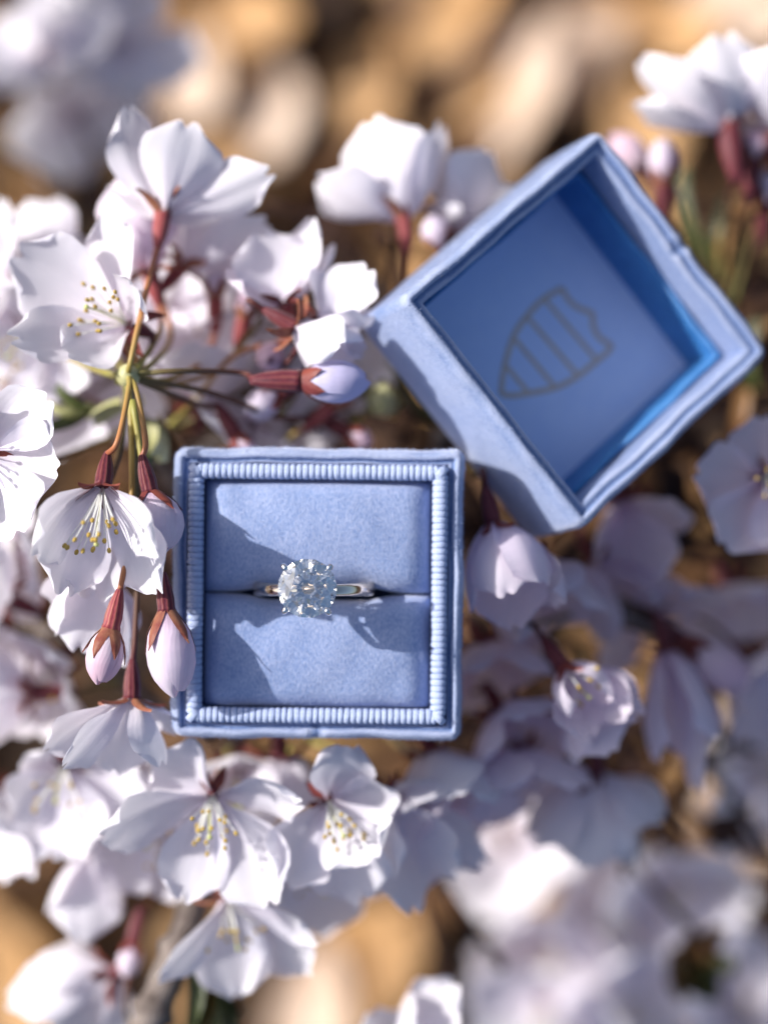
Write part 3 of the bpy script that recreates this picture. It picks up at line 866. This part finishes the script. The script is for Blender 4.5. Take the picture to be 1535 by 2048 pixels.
blossom("blossom seen edge on with two long petals under the large bud", (264, 1395, -.2), (0, -.95, .1), G1, hi=True,
        tips=[(82, 1497, .1, 1.1, dict(twist=.7, bulge=.02)), (118, 1530, .75, .95, dict(twist=.9, bulge=0)), (318, 1535, .35, 1.35, dict(bulge=.1)), (240, 1550, -.7, 1.3), (360, 1470, -.7, 1.2)],
        stalk_to=[(270, 1270, -.3), (275, 1100, -.6), (262, 800, -.3)], st='stalk_dark', sta=0, cal='calyx', warm=True, sepal=75)
blossom("pinkish white blossom tucked behind the top left star blossom", (300, 545, -2.4), (-.25, .92, -.1), G1,
        tips=[(240, 340, .1, 1.5), (205, 450, .4, 1.3), (330, 370, -.5, 1.4), (290, 400, .5, 1.2)], mat='petal_blush',
        stalk_to=[(320, 660, -1.8), (270, 745, -.4)], sta=0, cal='calyx_rose', warm=True)
blossom("blurred blossom facing away right of the top left star blossom", (362, 535, -2.9), (.55, .7, -.35), G1,
        tips=[(540, 443, .2, 1.2), (470, 430, -.3, 1.4), (380, 400, -.8, 1.3), (480, 530, -.2, 1.1)],
        stalk_to=[(340, 680, -2.2), (280, 750, -.6)], sta=0, warm=True, cal='calyx_rose', sepal=85)
blossom("blurred white petals at the far left above the open blossom", (130, 560, -5), (-.4, .85, -.1), G1,
        tips=[(50, 400, 0, 1.6), (110, 395, -.5, 1.4), (20, 480, .3, 1.4), (160, 470, .2, 1.2)], stalk_to=[(220, 700, -4), (255, 760, -2)], sta=0)
blossom("greyish blossom in the shade beneath the open left blossom", (60, 660, -3.6), (-.3, -.5, .6), G1, open_=70, size=1.7, stalk_to=[(160, 720, -3), (250, 760, -.6)], st='stalk_dark', sta=10)
blossom("blurred blossom at the left edge beside the sunlit open one", (10, 560, -4.2), (-.7, .2, .5), G1, open_=65, size=1.7, stalk_to=[(120, 700, -3.5), (250, 760, -.8)], sta=8)
blossom("white blossom low behind the green stalk knot", (400, 800, -3.6), (.05, .8, .45), G1, open_=48, size=1.9, W=1.5, stalk_to=[(360, 860, -4.2), (300, 870, -4.6)], sta=0)
blossom("white blossom under the lilac bud above the box", (500, 850, -3.8), (.35, .55, .6), G1, open_=60, size=1.75, W=1.5, stalk_to=[(440, 900, -4.6), (380, 930, -5)], sta=0, roll=.5)
blossom("blossom with rosy calyx left of the lid, near the middle top", (570, 612, -1.9), (-.25, .9, .12), G1,
        tips=[(628, 432, 0, 1.15, dict(twist=.4)), (448, 548, .5, 1.15, dict(twist=-.5, mat='petal_blush')), (520, 462, -.2, 1.5), (668, 488, -.3, 1.2), (560, 470, -1, 1.4)],
        stalk_to=[(470, 710, -2.2), (390, 800, -3), (330, 860, -4)], st='stalk', sta=0, cal='calyx_rose', sepal=60)
blossom("white blossom pressed against the left corner of the lid", (640, 640, -1.3), (.55, .7, .1), G1,
        tips=[(740, 530, 0, 1.2), (765, 640, .3, 1.4), (690, 560, -.6, 1.4), (720, 720, .2, 1.2)],
        stalk_to=[(560, 740, -3.4), (420, 820, -3.6), (330, 870, -4.2)], st='stalk_dark', sta=0)
blossom("small half open white blossom between rosy calyx and lilac bud", (590, 655, -.9), (.85, -.5, .1), G1, open_=26, size=1.35, W=1.0,
        stalk_to=[(520, 640, -2.6), (420, 760, -3)], st='stalk_dark', sta=0, warm=True)
bud("lilac bud with dark maroon calyx pointing at the lid", (598, 762, -.45), (1, -.02, .05), GB, L=1.25, rmax=.36,
    stalk_to=[(480, 745, -.9), (350, 742, -.2), NODE], mat='petal_lilac', st='stalk_dark', s=1.3, sepal=26, slen=.5, cal='calyx')
bud("short dusky pink bud under the lilac bud", (560, 785, -2.2), (-.75, -.5, .3), GB, L=.8, rmax=.28,
    stalk_to=[(610, 760, -2.8), (560, 830, -3.2)], mat='petal_blush', st='stalk_dark', s=1.2, sepal=30, slen=.4)
bud("tiny pale round bud end on among the dark stalks", (545, 705, -2.3), (-.1, -.3, .9), GB, L=.62, rmax=.26, stalk_to=[(560, 740, -3.4), (480, 800, -4)], mat='petal_pink', st='stalk_dark', warm=True, sepal=40, slen=.35)

bud("tiny red brown bud on a dark stalk above the box's top edge", (690, 862, -3.0), (.85, -.45, .2), GB, L=.6, rmax=.2, stalk_to=[(560, 835, -2.2), (420, 785, -1.2), (300, 762, -.5), NODE], mat='petal_pink', st='stalk_dark', sepal=26, slen=.45)
bud("tiny rosy bud pointing up behind the thin stalks", (488, 640, -3.0), (.2, .95, .1), GB, L=.6, rmax=.2, stalk_to=[(440, 740, -2.6), (330, 770, -1.4), NODE], mat='petal_pink', cal='calyx_rose', warm=True, sepal=26, slen=.4)
bud("small pink bud low beside the box's top left corner", (470, 868, -2.2), (.5, -.8, .2), GB, L=.6, rmax=.2, stalk_to=[(400, 810, -1.8), (310, 775, -.9), NODE], mat='petal_pink', st='stalk_dark', sepal=26, slen=.4)
bud("slim rosy bud rising left of the rosy calyx", (430, 600, -3.2), (0, 1, .1), GB, L=.7, rmax=.2, stalk_to=[(410, 720, -2.6), (330, 760, -1.2), NODE], mat='petal_blush', cal='calyx_rose', warm=True, sepal=26, slen=.4)
bud("orange red bud between the lilac bud and the box", (660, 815, -2.8), (.7, .6, .1), GB, L=.7, rmax=.19, stalk_to=[(600, 860, -3.2), (560, 890, -4)], mat='petal_pink', cal='calyx_rose', warm=True, sepal=24, slen=.55)
bud("dark red bud above the lilac bud near the lid", (640, 700, -2.4), (.4, .85, .2), GB, L=.65, rmax=.2, stalk_to=[(590, 760, -3), (520, 820, -3.6)], mat='petal_pink', st='stalk_dark', sepal=24, slen=.55)

# --- top
blossom("white blossom seen from the side at the top middle", (806, 440, -3.6), (-.12, .95, -.2), G2,
        tips=[(632, 350, .3, 1.3, dict(twist=.6)), (745, 232, .1, 1.9), (885, 240, -.1, 1.6), (800, 260, -1.2, 1.6), (700, 400, -.6, 1.3)],
        stalk_to=[(812, 560, -4), (800, 700, -5), (700, 860, -6)], sta=0, cal='calyx_rose', warm=True, sepal=55)
blossom("white blossom at the top middle, touching the lid's upper left edge", (905, 470, -4.2), (.25, .95, -.1), G2,
        tips=[(985, 300, .1, 1.8), (1040, 370, 0, 1.4), (910, 310, -.5, 1.6), (870, 400, .3, 1.2)],
        stalk_to=[(890, 580, -5), (800, 720, -6)], sta=0, cal='calyx', warm=True)
bud("small white bud below the top middle blossoms", (885, 500, -3.6), (-.35, .9, .2), GB, L=.7, rmax=.26, stalk_to=[(880, 600, -4.4), (800, 740, -5.6)], warm=True, cal='calyx_rose', sepal=30, slen=.4)
blossom("white blossom with plum calyx in the top right", (1458, 262, -4.6), (-.1, .95, -.2), G2,
        tips=[(1280, 110, .3, 1.6), (1262, 205, .4, 1.1), (1450, 62, .2, 1.9), (1500, 120, -.6, 1.5), (1340, 130, -.9, 1.5)],
        stalk_to=[(1455, 400, -5), (1440, 560, -6)], st='stalk_dark', sta=0, cal='calyx', s=1.6, sepal=22)
blossom("white blossom cut off by the top right frame edge", (1550, 270, -5), (.1, .95, -.1), G2, open_=40, size=2.0, W=1.7, stalk_to=[(1520, 420, -5.6), (1470, 600, -6.5)], st='stalk_dark', sta=0)
bud("white bud with pink base between lid and plum calyx", (1325, 372, -5), (0, 1, 0), GB, L=.95, rmax=.27, stalk_to=[(1350, 470, -5.6), (1400, 600, -6.5)], mat='petal_blush', st='stalk_dark', warm=True, sepal=30, slen=.4)
bud("pink bud peeping over the top corner of the lid", (1300, 345, -6.2), (-.7, .65, 0), GB, L=1.1, rmax=.34, stalk_to=[(1350, 420, -6.4), (1400, 580, -7)], mat='petal_pink', st='stalk_dark', s=1.2, sepal=30, slen=.4)
bud("maroon bud right of the plum calyx near the edge", (1505, 330, -5), (.1, .95, .1), GB, L=.7, rmax=.28, stalk_to=[(1490, 450, -6), (1450, 600, -7)], mat='petal_pink', st='stalk_dark', s=1.2, sepal=22, slen=.6)
bud("pale bud at the right edge under the plum calyx", (1530, 420, -5.4), (.1, .9, .2), GB, L=.9, rmax=.28, stalk_to=[(1500, 520, -6), (1450, 640, -7)], mat='petal_blush', st='stalk_dark', sepal=26, slen=.5)

# --- below the box
blossom("open white blossom with tan stamens below the box's left half", (424, 1588, -1.3), (.02, -.28, .96), G3, hi=True,
        tips=[(308, 1512, .35, 1.3, dict(ruf=.08)), (612, 1608, .7, 1.15, dict(twist=.5, ruf=.1)), (195, 1680, .75, 1.3, dict(twist=-.4)), (372, 1812, .15, 1.4), (560, 1810, .25, 1.55)],
        stalk_to=[(440, 1540, -3), (460, 1500, -4.5)], sta=20, sta_len=1.05, spread=24, separate=True, sepal=135, s=.85, sta_A=(0, -.65, .75))
blossom("white blossom with curled top petal below the middle of the box", (655, 1598, -1.4), (.15, -.36, .92), G3, hi=True,
        tips=[(705, 1522, .85, 1.35, dict(twist=.25, curl=.3)), (800, 1585, .35, 1.1, dict(twist=.3)), (735, 1735, .75, 1.6, dict(bulge=.14)), (560, 1770, .3, 1.4), (705, 1815, -.5, 1.7)],
        stalk_to=[(640, 1540, -3), (560, 1490, -4.5)], sta=18, sta_len=.95, spread=24, separate=True, ruf=.09, sepal=135, s=.85, sta_A=(.3, -.6, .7))
blossom("blossom half in shade behind the curled petal one", (760, 1590, -2.7), (.45, -.75, .25), G3,
        tips=[(915, 1760, .2, 1.5), (830, 1835, .1, 1.6), (970, 1740, -.6, 1.4), (890, 1560, .5, 1.2), (790, 1760, .7, 1.4)],
        stalk_to=[(720, 1520, -4), (620, 1480, -5)], sta=0)
blossom("white blossom with one long pointed petal above the grey branch", (455, 1797, -2.4), (.2, -.9, .3), G3, hi=True,
        tips=[(310, 1962, .7, 1.0, dict(twist=.5, bulge=-.05)), (640, 1890, .7, 1.35, dict(twist=-.4)), (600, 1840, .2, 1.1), (480, 2000, -.5, 1.5), (610, 1960, -.6, 1.5)],
        stalk_to=[(450, 1700, -3.4), (470, 1560, -5)], sta=14, separate=False, cal='calyx_rose', warm=True)
blossom("blurred white blossom hanging at the lower left", (190, 1690, -4.6), (-.1, -.95, .1), G3,
        tips=[(90, 1830, .2, 1.5), (165, 1890, .5, 1.5), (245, 1830, .2, 1.4), (170, 1850, -.7, 1.4)], stalk_to=[(240, 1600, -5), (300, 1480, -6)], sta=0)
blossom("blossom seen from behind with dark star sepals in the bottom left corner", (232, 1945, -4.6), (-.6, -.5, -.5), G3,
        tips=[(10, 2010, -.2, 1.5), (120, 2090, -.6, 1.6), (240, 2110, -.3, 1.4), (70, 1920, -.2, 1.4)], stalk_to=[(250, 2000, -3.9), (270, 2080, -4.2)], st='stalk_dark', sta=0, sepal=80)
blossom("blurred blossom with folded petal left of the long petalled pair", (130, 1530, -3.2), (-.1, -.6, .7), G3,
        tips=[(40, 1520, .5, 1.0), (300, 1600, .3, 1.5, dict(twist=-.4)), (30, 1640, .2, 1.4), (170, 1720, .3, 1.5), (80, 1720, -.2, 1.4)], stalk_to=[(200, 1480, -4), (280, 1450, -5)], sta=12)
blossom("white blossom in the gap under the left half of the box", (560, 1510, -3.4), (.05, -.9, -.1), G3,
        tips=[(490, 1600, .2, 1.5), (600, 1630, .3, 1.5), (540, 1650, -.5, 1.4), (650, 1560, 0, 1.2)], stalk_to=[(540, 1420, -4), (500, 1330, -5)], st='stalk_dark', sta=0)
blossom("shaded lilac white blossom under the box's lower right corner", (860, 1500, -3.3), (.4, -.85, .1), G4, open_=55, size=1.75, W=1.5, stalk_to=[(820, 1420, -4), (700, 1330, -5)], st='stalk_dark', sta=0)
blossom("blurred blossom at the left edge with maroon calyx", (70, 1385, -4), (-.9, 0, -.1), G1,
        tips=[(-60, 1290, .2, 1.6), (-80, 1400, .5, 1.6), (-40, 1500, .1, 1.6), (-90, 1350, -.7, 1.5)], stalk_to=[(140, 1385, -4.1), (240, 1360, -4.6)], st='stalk_dark', sta=0, sepal=80, s=1.15)
blossom("blurred white blossom at the lower left edge", (20, 1600, -4.8), (-.5, -.5, .5), G3, open_=60, size=1.7, W=1.5, stalk_to=[(120, 1520, -5.2), (240, 1440, -6)], sta=0)
blossom("white blossom at the left edge beside the hanging bell", (20, 1200, -3.6), (-.7, .3, .2), G1, open_=62, size=1.7, W=1.4, stalk_to=[(120, 1150, -4), (250, 1100, -5)], sta=0)
blossom("petals cut off by the bottom edge below the middle", (800, 2110, -3.6), (.3, .7, .3), G3,
        tips=[(905, 1955, .2, 1.5), (830, 2000, .5, 1.4), (740, 2020, -.3, 1.4), (920, 2060, .3, 1.3)], stalk_to=[(760, 2200, -4.6), (640, 2160, -5)], sta=0)
bud("small white bud left of the grey branch near the bottom", (268, 1880, -4.2), (-.2, -.95, .1), GB, L=.75, rmax=.22, stalk_to=[(300, 1800, -4.8), (330, 1720, -6)], sepal=30, slen=.35)

# --- right, shaded by the boxes
blossom("half closed lilac white bell just right of the box, below the lid", (985, 1045, -1.3), (.18, -.95, .2), G4, hi=True,
        tips=[(940, 1230, .3, 1.1, dict(bulge=.16)), (1010, 1195, .95, 1.25, dict(bulge=.2, cup=.4)), (1090, 1170, .8, 1.25, dict(bulge=.22, cup=.4)), (1030, 1265, -.1, 1.35, dict(bulge=.16)), (1130, 1215, 0, 1.3, dict(bulge=.2))],
        stalk_to=[(950, 950, -3.4), (930, 880, -5)], st='stalk_dark', sta=0, mat='petal_blush', sepal=60)
blossom("lilac blossom crowded behind the half closed bell", (1060, 1110, -3.6), (.35, -.8, .2), G4, open_=42, size=1.9, W=1.6, stalk_to=[(1000, 1000, -4.4), (960, 900, -5.5)], st='stalk_dark', sta=0, mat='petal_blush')
blossom("shaded blossom directly under the half closed bell", (960, 1290, -4.2), (.3, -.75, .4), G4, open_=58, size=1.8, W=1.6, roll=.4, stalk_to=[(900, 1240, -5), (800, 1200, -5.6)], st='stalk_dark', sta=0, mat='petal_blush')
blossom("pale blossom between the box and the tulip shaped flower", (1000, 1420, -4.0), (.4, -.7, .4), G4, open_=58, size=1.8, W=1.5, roll=.9, stalk_to=[(940, 1380, -5), (820, 1300, -5.8)], st='stalk_dark', sta=0, mat='petal_blush')
blossom("tulip shaped half open blossom with rim lit petals", (1125, 1330, -1.8), (.55, -.75, .42), G4, hi=True,
        tips=[(1145, 1440, .35, 1.1, dict(bulge=.26, cup=.55)), (1230, 1400, .40, 1.15, dict(bulge=.3, cup=.6)), (1255, 1440, .2, 1.2, dict(bulge=.26, cup=.5)), (1180, 1480, .1, 1.2, dict(bulge=.26, cup=.5)), (1290, 1430, -.3, 1.0, dict(bulge=.2))],
        stalk_to=[(1060, 1250, -3.5), (1180, 1220, -4.6)], st='stalk_dark', sta=8, sta_len=.8, mat='petal_blush', sepal=50)
blossom("lilac blossom at the lower back of the tulip shaped flower", (1150, 1400, -2.8), (.5, -.75, .1), G4, open_=34, size=1.35, W=1.15, stalk_to=[(1090, 1300, -4), (1150, 1230, -4.8)], st='stalk_dark', sta=0, mat='petal_blush')
bud("pink bud pointing down right on the shaded side", (1365, 1285, -4.7), (.8, -.55, .1), GB, L=1.6, rmax=.43, stalk_to=[(1290, 1230, -5), (1200, 1200, -4.8)], mat='petal_pink', st='stalk_dark', s=1.2, sepal=30, slen=.5)
blossom("drooping lilac blossom below the pink bud", (1330, 1300, -4.2), (.2, -.95, .1), G4,
        tips=[(1310, 1530, .3, 1.6), (1400, 1590, .1, 1.6), (1440, 1480, .4, 1.5), (1380, 1520, -.6, 1.5)], stalk_to=[(1290, 1220, -4.8), (1200, 1180, -5.4)], st='stalk_dark', sta=0, mat='petal_blush')
blossom("shaded blossom with broad petals at the right edge under the lid", (1528, 955, -2.8), (.25, -.2, .9), G4, hi=True,
        tips=[(1385, 945, .5, 1.25), (1465, 1110, .4, 1.6), (1590, 1100, .3, 1.5), (1510, 830, .1, 1.4), (1640, 930, .3, 1.4)],
        stalk_to=[(1500, 920, -4.5), (1460, 900, -6)], st='stalk_dark', sta=12, sepal=140, mat='petal_blush')
blossom("large lilac petals just below the lid's bottom corner", (1240, 1000, -4.6), (.15, -.85, .3), G4,
        tips=[(1190, 1140, .3, 1.7), (1390, 1040, .2, 1.7), (1300, 1180, .1, 1.7), (1260, 1240, -.5, 1.5)], stalk_to=[(1180, 960, -6), (1100, 900, -7)], st='stalk_dark', sta=0, mat='petal_blush')
blossom("shaded blossom with a narrow hanging petal right of the bell", (1180, 1120, -4.9), (.3, -.85, .1), G4,
        tips=[(1225, 1290, .5, .8), (1330, 1210, .1, 1.6), (1400, 1200, -.3, 1.5), (1270, 1190, -.6, 1.6)], stalk_to=[(1150, 1040, -6), (1080, 950, -7)], st='stalk_dark', sta=0, mat='petal_blush')
blossom("lilac grey blossom seen from behind below the tulip shaped flower", (1192, 1545, -4.8), (.05, -.85, -.4), G4,
        tips=[(1060, 1690, -.1, 1.7), (1180, 1740, .2, 1.7), (1330, 1640, .1, 1.6), (1280, 1720, -.5, 1.6)], stalk_to=[(1190, 1450, -4.8), (1160, 1300, -5.6)], st='stalk_dark', sta=0, sepal=75)
blossom("blurred lilac blossom at the right edge beside the pink bud", (1500, 1330, -6), (.4, -.5, .3), G4, open_=60, size=1.9, W=1.6, stalk_to=[(1420, 1250, -6.4), (1300, 1190, -6.8)], st='stalk_dark', sta=0, mat='petal_blush')
blossom("shaded blossom with pale lower petals near the box corner", (1030, 1500, -4.4), (.2, -.8, .3), G4, open_=52, size=1.8, W=1.5, roll=.3, stalk_to=[(960, 1440, -5), (860, 1380, -5.8)], st='stalk_dark', sta=0, mat='petal_blush')
blossom("shaded blossom with wide petals below the box's right corner", (880, 1600, -4), (.6, -.5, .3), G4, open_=60, size=1.7, W=1.4, roll=.2, stalk_to=[(820, 1520, -5), (760, 1450, -5.8)], st='stalk_dark', sta=0, mat='petal_blush')
blossom("dim blossom far back at the right edge under the broad petals", (1450, 1180, -7), (.2, -.7, .4), G4, open_=60, size=1.8, W=1.5, stalk_to=[(1380, 1120, -7), (1280, 1080, -7.4)], st='stalk_dark', sta=0, mat='petal_blush')
blossom("thin petalled blossom between drooping lilac flower and pink bud", (1300, 1230, -5.6), (.1, -.6, .6), G4, open_=65, size=1.5, W=.9, stalk_to=[(1240, 1180, -6), (1150, 1120, -6.6)], st='stalk_dark', sta=0, mat='petal_blush')

# --- deeper blossoms that close the gaps
for (px, py, z, A, o_, rl, label) in [
        (110, 1335, -4.8, (-.4, -.5, .6), 62, .3, "soft white blossom deep behind the small pink tipped bud"),
        (40, 1085, -4.4, (-.6, -.3, .6), 60, .8, "soft white blossom at the left edge under the sunlit cut off one"),
        (320, 1640, -4.4, (-.2, -.4, .8), 64, .2, "soft blossom left of the open one with tan stamens, further back"),
        (470, 1545, -4.4, (.1, -.6, .7), 60, .5, "shaded blossom just under the bottom left part of the box"),
        (420, 700, -4.6, (.2, .6, .6), 58, .4, "soft white blossom behind the thin stalk of the lilac bud"),
        (330, 620, -4.4, (-.1, .6, .7), 60, .9, "soft white blossom between the top left star flower and the knot"),
        (160, 800, -5, (-.2, .2, .9), 64, .7, "dim blossom behind the pale green scale leaves on the left"),
        (650, 800, -5, (.3, .5, .7), 60, .2, "dim blossom in the gap between lilac bud, box and lid"),
        (235, 1560, -4.8, (0, -.6, .7), 62, .5, "soft blossom under the two long petals, behind the folded one"),
        (640, 1700, -5, (.1, -.7, .5), 58, .6, "faint blossom between the two open ones below the box"),
        (30, 760, -5, (-.5, .1, .8), 62, .4, "dim white blossom at the left edge between the two sunlit ones")]:
    blossom(label, (px, py, z), A, "deeper blossoms in the gaps", open_=o_, size=1.75, W=1.5, roll=rl,
            stalk_to=[(px + 60, py - 40, z - 1.4), (px + 150, py - 70, z - 2)], st='stalk_dark', sta=10)

# --- far below, bottom right and top left
for (px, py, z, A, o_, rl, label) in [
        (1100, 1900, -16, (-.1, -.5, .85), 68, .2, "soft white blossom at the left of the blurred bottom right cluster"),
        (1200, 1850, -16, (.4, .2, .85), 62, .7, "blurred white blossom with red calyx at the top of the bottom right cluster"),
        (1090, 2010, -16, (-.3, -.6, .7), 65, .1, "blurred white blossom at the bottom edge right of the tan leaf"),
        (1240, 1990, -16, (.2, -.6, .7), 65, .9, "blurred white blossom at the bottom edge in the cluster's middle"),
        (1330, 1770, -16, (.3, -.4, .8), 55, .4, "blurred single white blossom right of the bottom cluster"),
        (1020, 1680, -16, (-.2, .3, .9), 60, .5, "small blurred white blossom below the shaded flowers"),
        (1480, 2030, -16, (.1, .3, .9), 60, .3, "blurred white blossom in the bottom right corner"),
        (1520, 1540, -16, (.4, .1, .9), 65, .8, "blurred pale blossom at the right edge below the shaded flowers")]:
    blossom(label, (px, py, z), A, G5, open_=o_, size=2.35, W=2.1, roll=rl, cal='calyx_rose', warm=True,
            stalk_to=[(px + 40, py + 30, z - 1.6), (px + 90, py + 10, z - 3)], st='stalk_dark', sta=10)
for (px, py, z, A, o_, label) in [
        (90, 120, -13, (-.1, .3, .5), 70, "large blurred grey lilac blossom in the top left corner"),
        (230, 90, -14, (.4, .2, .7), 70, "blurred grey lilac blossom right of the top left corner one"),
        (150, 230, -16, (.3, -.5, .5), 70, "blurred grey lilac blossom lowest of the top left three")]:
    blossom(label, (px, py, z), A, "far blossoms in the top left corner", open_=o_, size=2.0, W=1.8,
            stalk_to=[(px - 90, py + 30, z - 2), (px - 200, py + 60, z - 3)], st='stalk_dark', sta=0)

for (px, py, z, A) in [(-420, -20, -8.6, (-.7, .3, .6)), (-330, 130, -8.8, (-.6, .2, .7)), (-470, 150, -8.2, (-.8, .1, .6)), (-300, -90, -9.2, (-.6, .4, .7))]:  # unseen blossoms, added to cast shade on the top left corner
    blossom("white blossom added beyond the upper left frame edge to shade the corner", (px, py, z), A, "added shading blossoms beyond the upper left frame edge", open_=75, size=2.0, W=1.8,
            stalk_to=[(px - 90, py + 30, z - 2), (px - 200, py + 60, z - 3)], st='stalk_dark', sta=0)

# ---------------------------------------------------------------- twigs, spurs, young leaves
def twig(label, pts, radii, seed=0, name="cherry_twig", mat='bark'):
    path = spline([P(*q) for q in pts], 40)
    r = np.random.default_rng(seed)
    rr = np.interp(np.linspace(0, 1, 40), np.linspace(0, 1, len(radii)), radii) * (1 + .10 * r.normal(size=40))
    for k in range(4, 38, 7): rr[k] *= 1.3
    V, F, UV = tube(path, rr, 12)
    o = link(name, mesh_data(name, V, F, UV, True, [M[mat]]))
    tag(o, label, "twig", "cherry twigs under the blossoms"); return o
twig("grey brown branch leaving the bottom edge left of the centre", [(270, 2100, -2.9), (335, 1955, -3.4), (385, 1820, -4.6), (430, 1640, -6), (480, 1450, -6.2), (520, 1250, -6.2)], [.33, .31, .27, .24, .22, .2], 1)
twig("dark twig running under the box to the green stalk knot", [(520, 1250, -6.2), (430, 1080, -6.0), (330, 930, -4.8), (270, 820, -2.2), (256, 765, -.5)], [.2, .2, .18, .15, .13], 2)
twig("dark twig passing beneath the lid towards the top right", [(520, 1250, -6.3), (760, 1000, -7.2), (1000, 760, -8), (1300, 640, -7.6), (1460, 600, -7)], [.2, .2, .18, .16, .14], 3)
twig("dark twig among the shaded blossoms on the right", [(760, 1180, -7), (980, 1180, -6.4), (1180, 1210, -5.2), (1330, 1270, -4.8), (1450, 1330, -5.4)], [.18, .18, .2, .17, .1], 4)
twig("brown twig in the gap above the box towards the lid", [(380, 900, -5), (520, 880, -4.4), (640, 830, -4), (740, 770, -4.4)], [.12, .16, .16, .1], 5)
twig("dark twig at the left edge behind the maroon calyx", [(420, 1480, -6.4), (300, 1400, -5.6), (160, 1300, -5.6), (40, 1240, -6)], [.16, .14, .13, .1], 6)

def knot(label, pos, r, mat='bud_green', squash=1.15):
    p = P(*pos); V, F, UV = ellipsoid((0, 0, 0), (.2, .3, 1), r * squash, r, 14, 10)
    V = [np.array(v) * (1 + .08 * math.sin(9 * v[0] / r + 3) * math.sin(7 * v[1] / r)) for v in V]
    root = empty("stalk_knot", Matrix.Translation(Vector(p * U))); tag(root, label, "stalk knot")
    link("knob", mesh_data("knob", V, F, UV, True, [M[mat]]), root)
    rg2 = np.random.default_rng(int(pos[0]))
    for k in range(5):
        a = k * 1.256 + rg2.normal(0, .2); d = np.array([math.cos(a), math.sin(a), -.25])
        V, F, UV = pointed(d * r * .5 - np.array([0, 0, r * .6]), d * r * 1.35 + np.array([0, 0, -.1 * r]), LOCAL_Z, r * 1.1, .25, .3)
        link("bud_scale", mesh_data("bud_scale", V, F, UV, True, [M[mat]]), root)
knot("pale green knot where the left stalks meet", (256, 752, -.35), .21)
knot("small yellow green bud scale cluster beside the lid's left wall", (765, 800, -3.2), .32)

def leaf_tuft(label, pos, dirs, mats, L=1.2, W=.5):
    p = P(*pos); root = empty("leaf_shoot", Matrix.Translation(Vector(p * U))); tag(root, label, "leaf shoot")
    for k, d in enumerate(dirs):
        d = nz(d); T = d * L * (.8 + .15 * (k % 3))
        V, F, UV = pointed((0, 0, 0), T, nz(np.cross(d, [.3, .1, .9]) + np.array([0, 0, .4])), W, .12, .45, 7, 12)
        link("leaf", mesh_data("leaf", V, F, UV, True, [M[mats[k % len(mats)]]]), root)
leaf_tuft("green and bronze young leaf shoot at the bottom beside the branch", (410, 1935, -3.4), [(.1, -1, .2), (.5, -.9, .1), (-.15, -.9, .4), (.8, -.8, 0), (-.1, -1, -.3), (.3, -1, .5)], ['leaf_bronze', 'leaf_green', 'leaf_green'], 1.5, .55)
leaf_tuft("pale green scale leaves left of the stalk knot", (180, 830, -2.6), [(-1, .1, .1), (-.8, -.3, .3), (.6, .2, .2), (-.6, .4, 0)], ['bud_green', 'leaf_green'], 1.0, .45)
leaf_tuft("olive leaf shoot below the stalk knot above the box", (320, 840, -2.4), [(.2, -1, .2), (-.2, -1, .1), (.5, -.8, 0), (0, -.9, .5)], ['bud_green', 'leaf_green', 'leaf_bronze'], 1.0, .45)
leaf_tuft("olive green shoot in the dark gap right of the lid", (1440, 560, -8), [(0, 1, .2), (.3, 1, 0), (-.4, 1, .1), (.1, .8, .5), (.6, .6, .1)], ['leaf_green', 'leaf_bronze'], 2.2, .5)
leaf_tuft("dark green shoot at the right edge below the lid", (1500, 780, -7), [(0, 1, .2), (.3, 1, 0), (-.5, .6, .1), (-.3, -.8, .2)], ['leaf_green', 'leaf_bronze'], 1.8, .5)
leaf_tuft("blurred green and bronze shoot in the bottom right corner", (1390, 1930, -11), [(-.4, -.6, .8), (.5, .3, .9), (.1, .6, .7), (.4, -.5, .8), (-.6, .1, .9), (.2, -.1, 1), (-.3, .5, .6)], ['leaf_bronze', 'leaf_green'], 1.5, .9)
leaf_tuft("olive shoot between the box and the lid", (860, 850, -5), [(0, 1, .2), (.4, .9, 0), (-.5, .8, .1), (-.2, -.7, .3)], ['leaf_green', 'leaf_bronze'], 1.4, .5)

# dark twig tangle added so the gaps read as shade, nobody could count it
rg = np.random.default_rng(77); tw = []
for k in range(190):
    px, py, z = rg.uniform(150, 1520), rg.uniform(420, 1780), rg.uniform(-13, -8)
    if px < 850 and py > 1250: continue
    c = P(px, py, z); d = nz([rg.normal(), rg.normal(), rg.normal(0, .35)]) * rg.uniform(1.2, 3.0)
    tw.append(tube(spline([c - d, c + rg.normal(0, .25, 3), c + d], 8), np.linspace(1, .6, 8) * rg.uniform(.05, .13), 6))
    if rg.random() < .7:
        e = P(px + rg.normal(0, 40), py + rg.normal(0, 40), z)
        V, F, UV = pointed(e, e + nz(rg.normal(size=3)) * rg.uniform(.8, 1.8), nz(rg.normal(size=3)), rg.uniform(.4, .9), .1, .3)
        tw.append((V, F, UV))
V, F, UV = merge(tw)
M['shade_bark'] = simple("shade_twig_bark", (.025, .012, .012), (.075, .04, .03), 120, .8, .15, .5, .0006)
tag(link("twig_tangle", mesh_data("twig_tangle", V, F, UV, True, [M['shade_bark']])), "tangle of dark twigs and scales added under the blossoms as shade in the gaps", "twigs", kind="stuff")
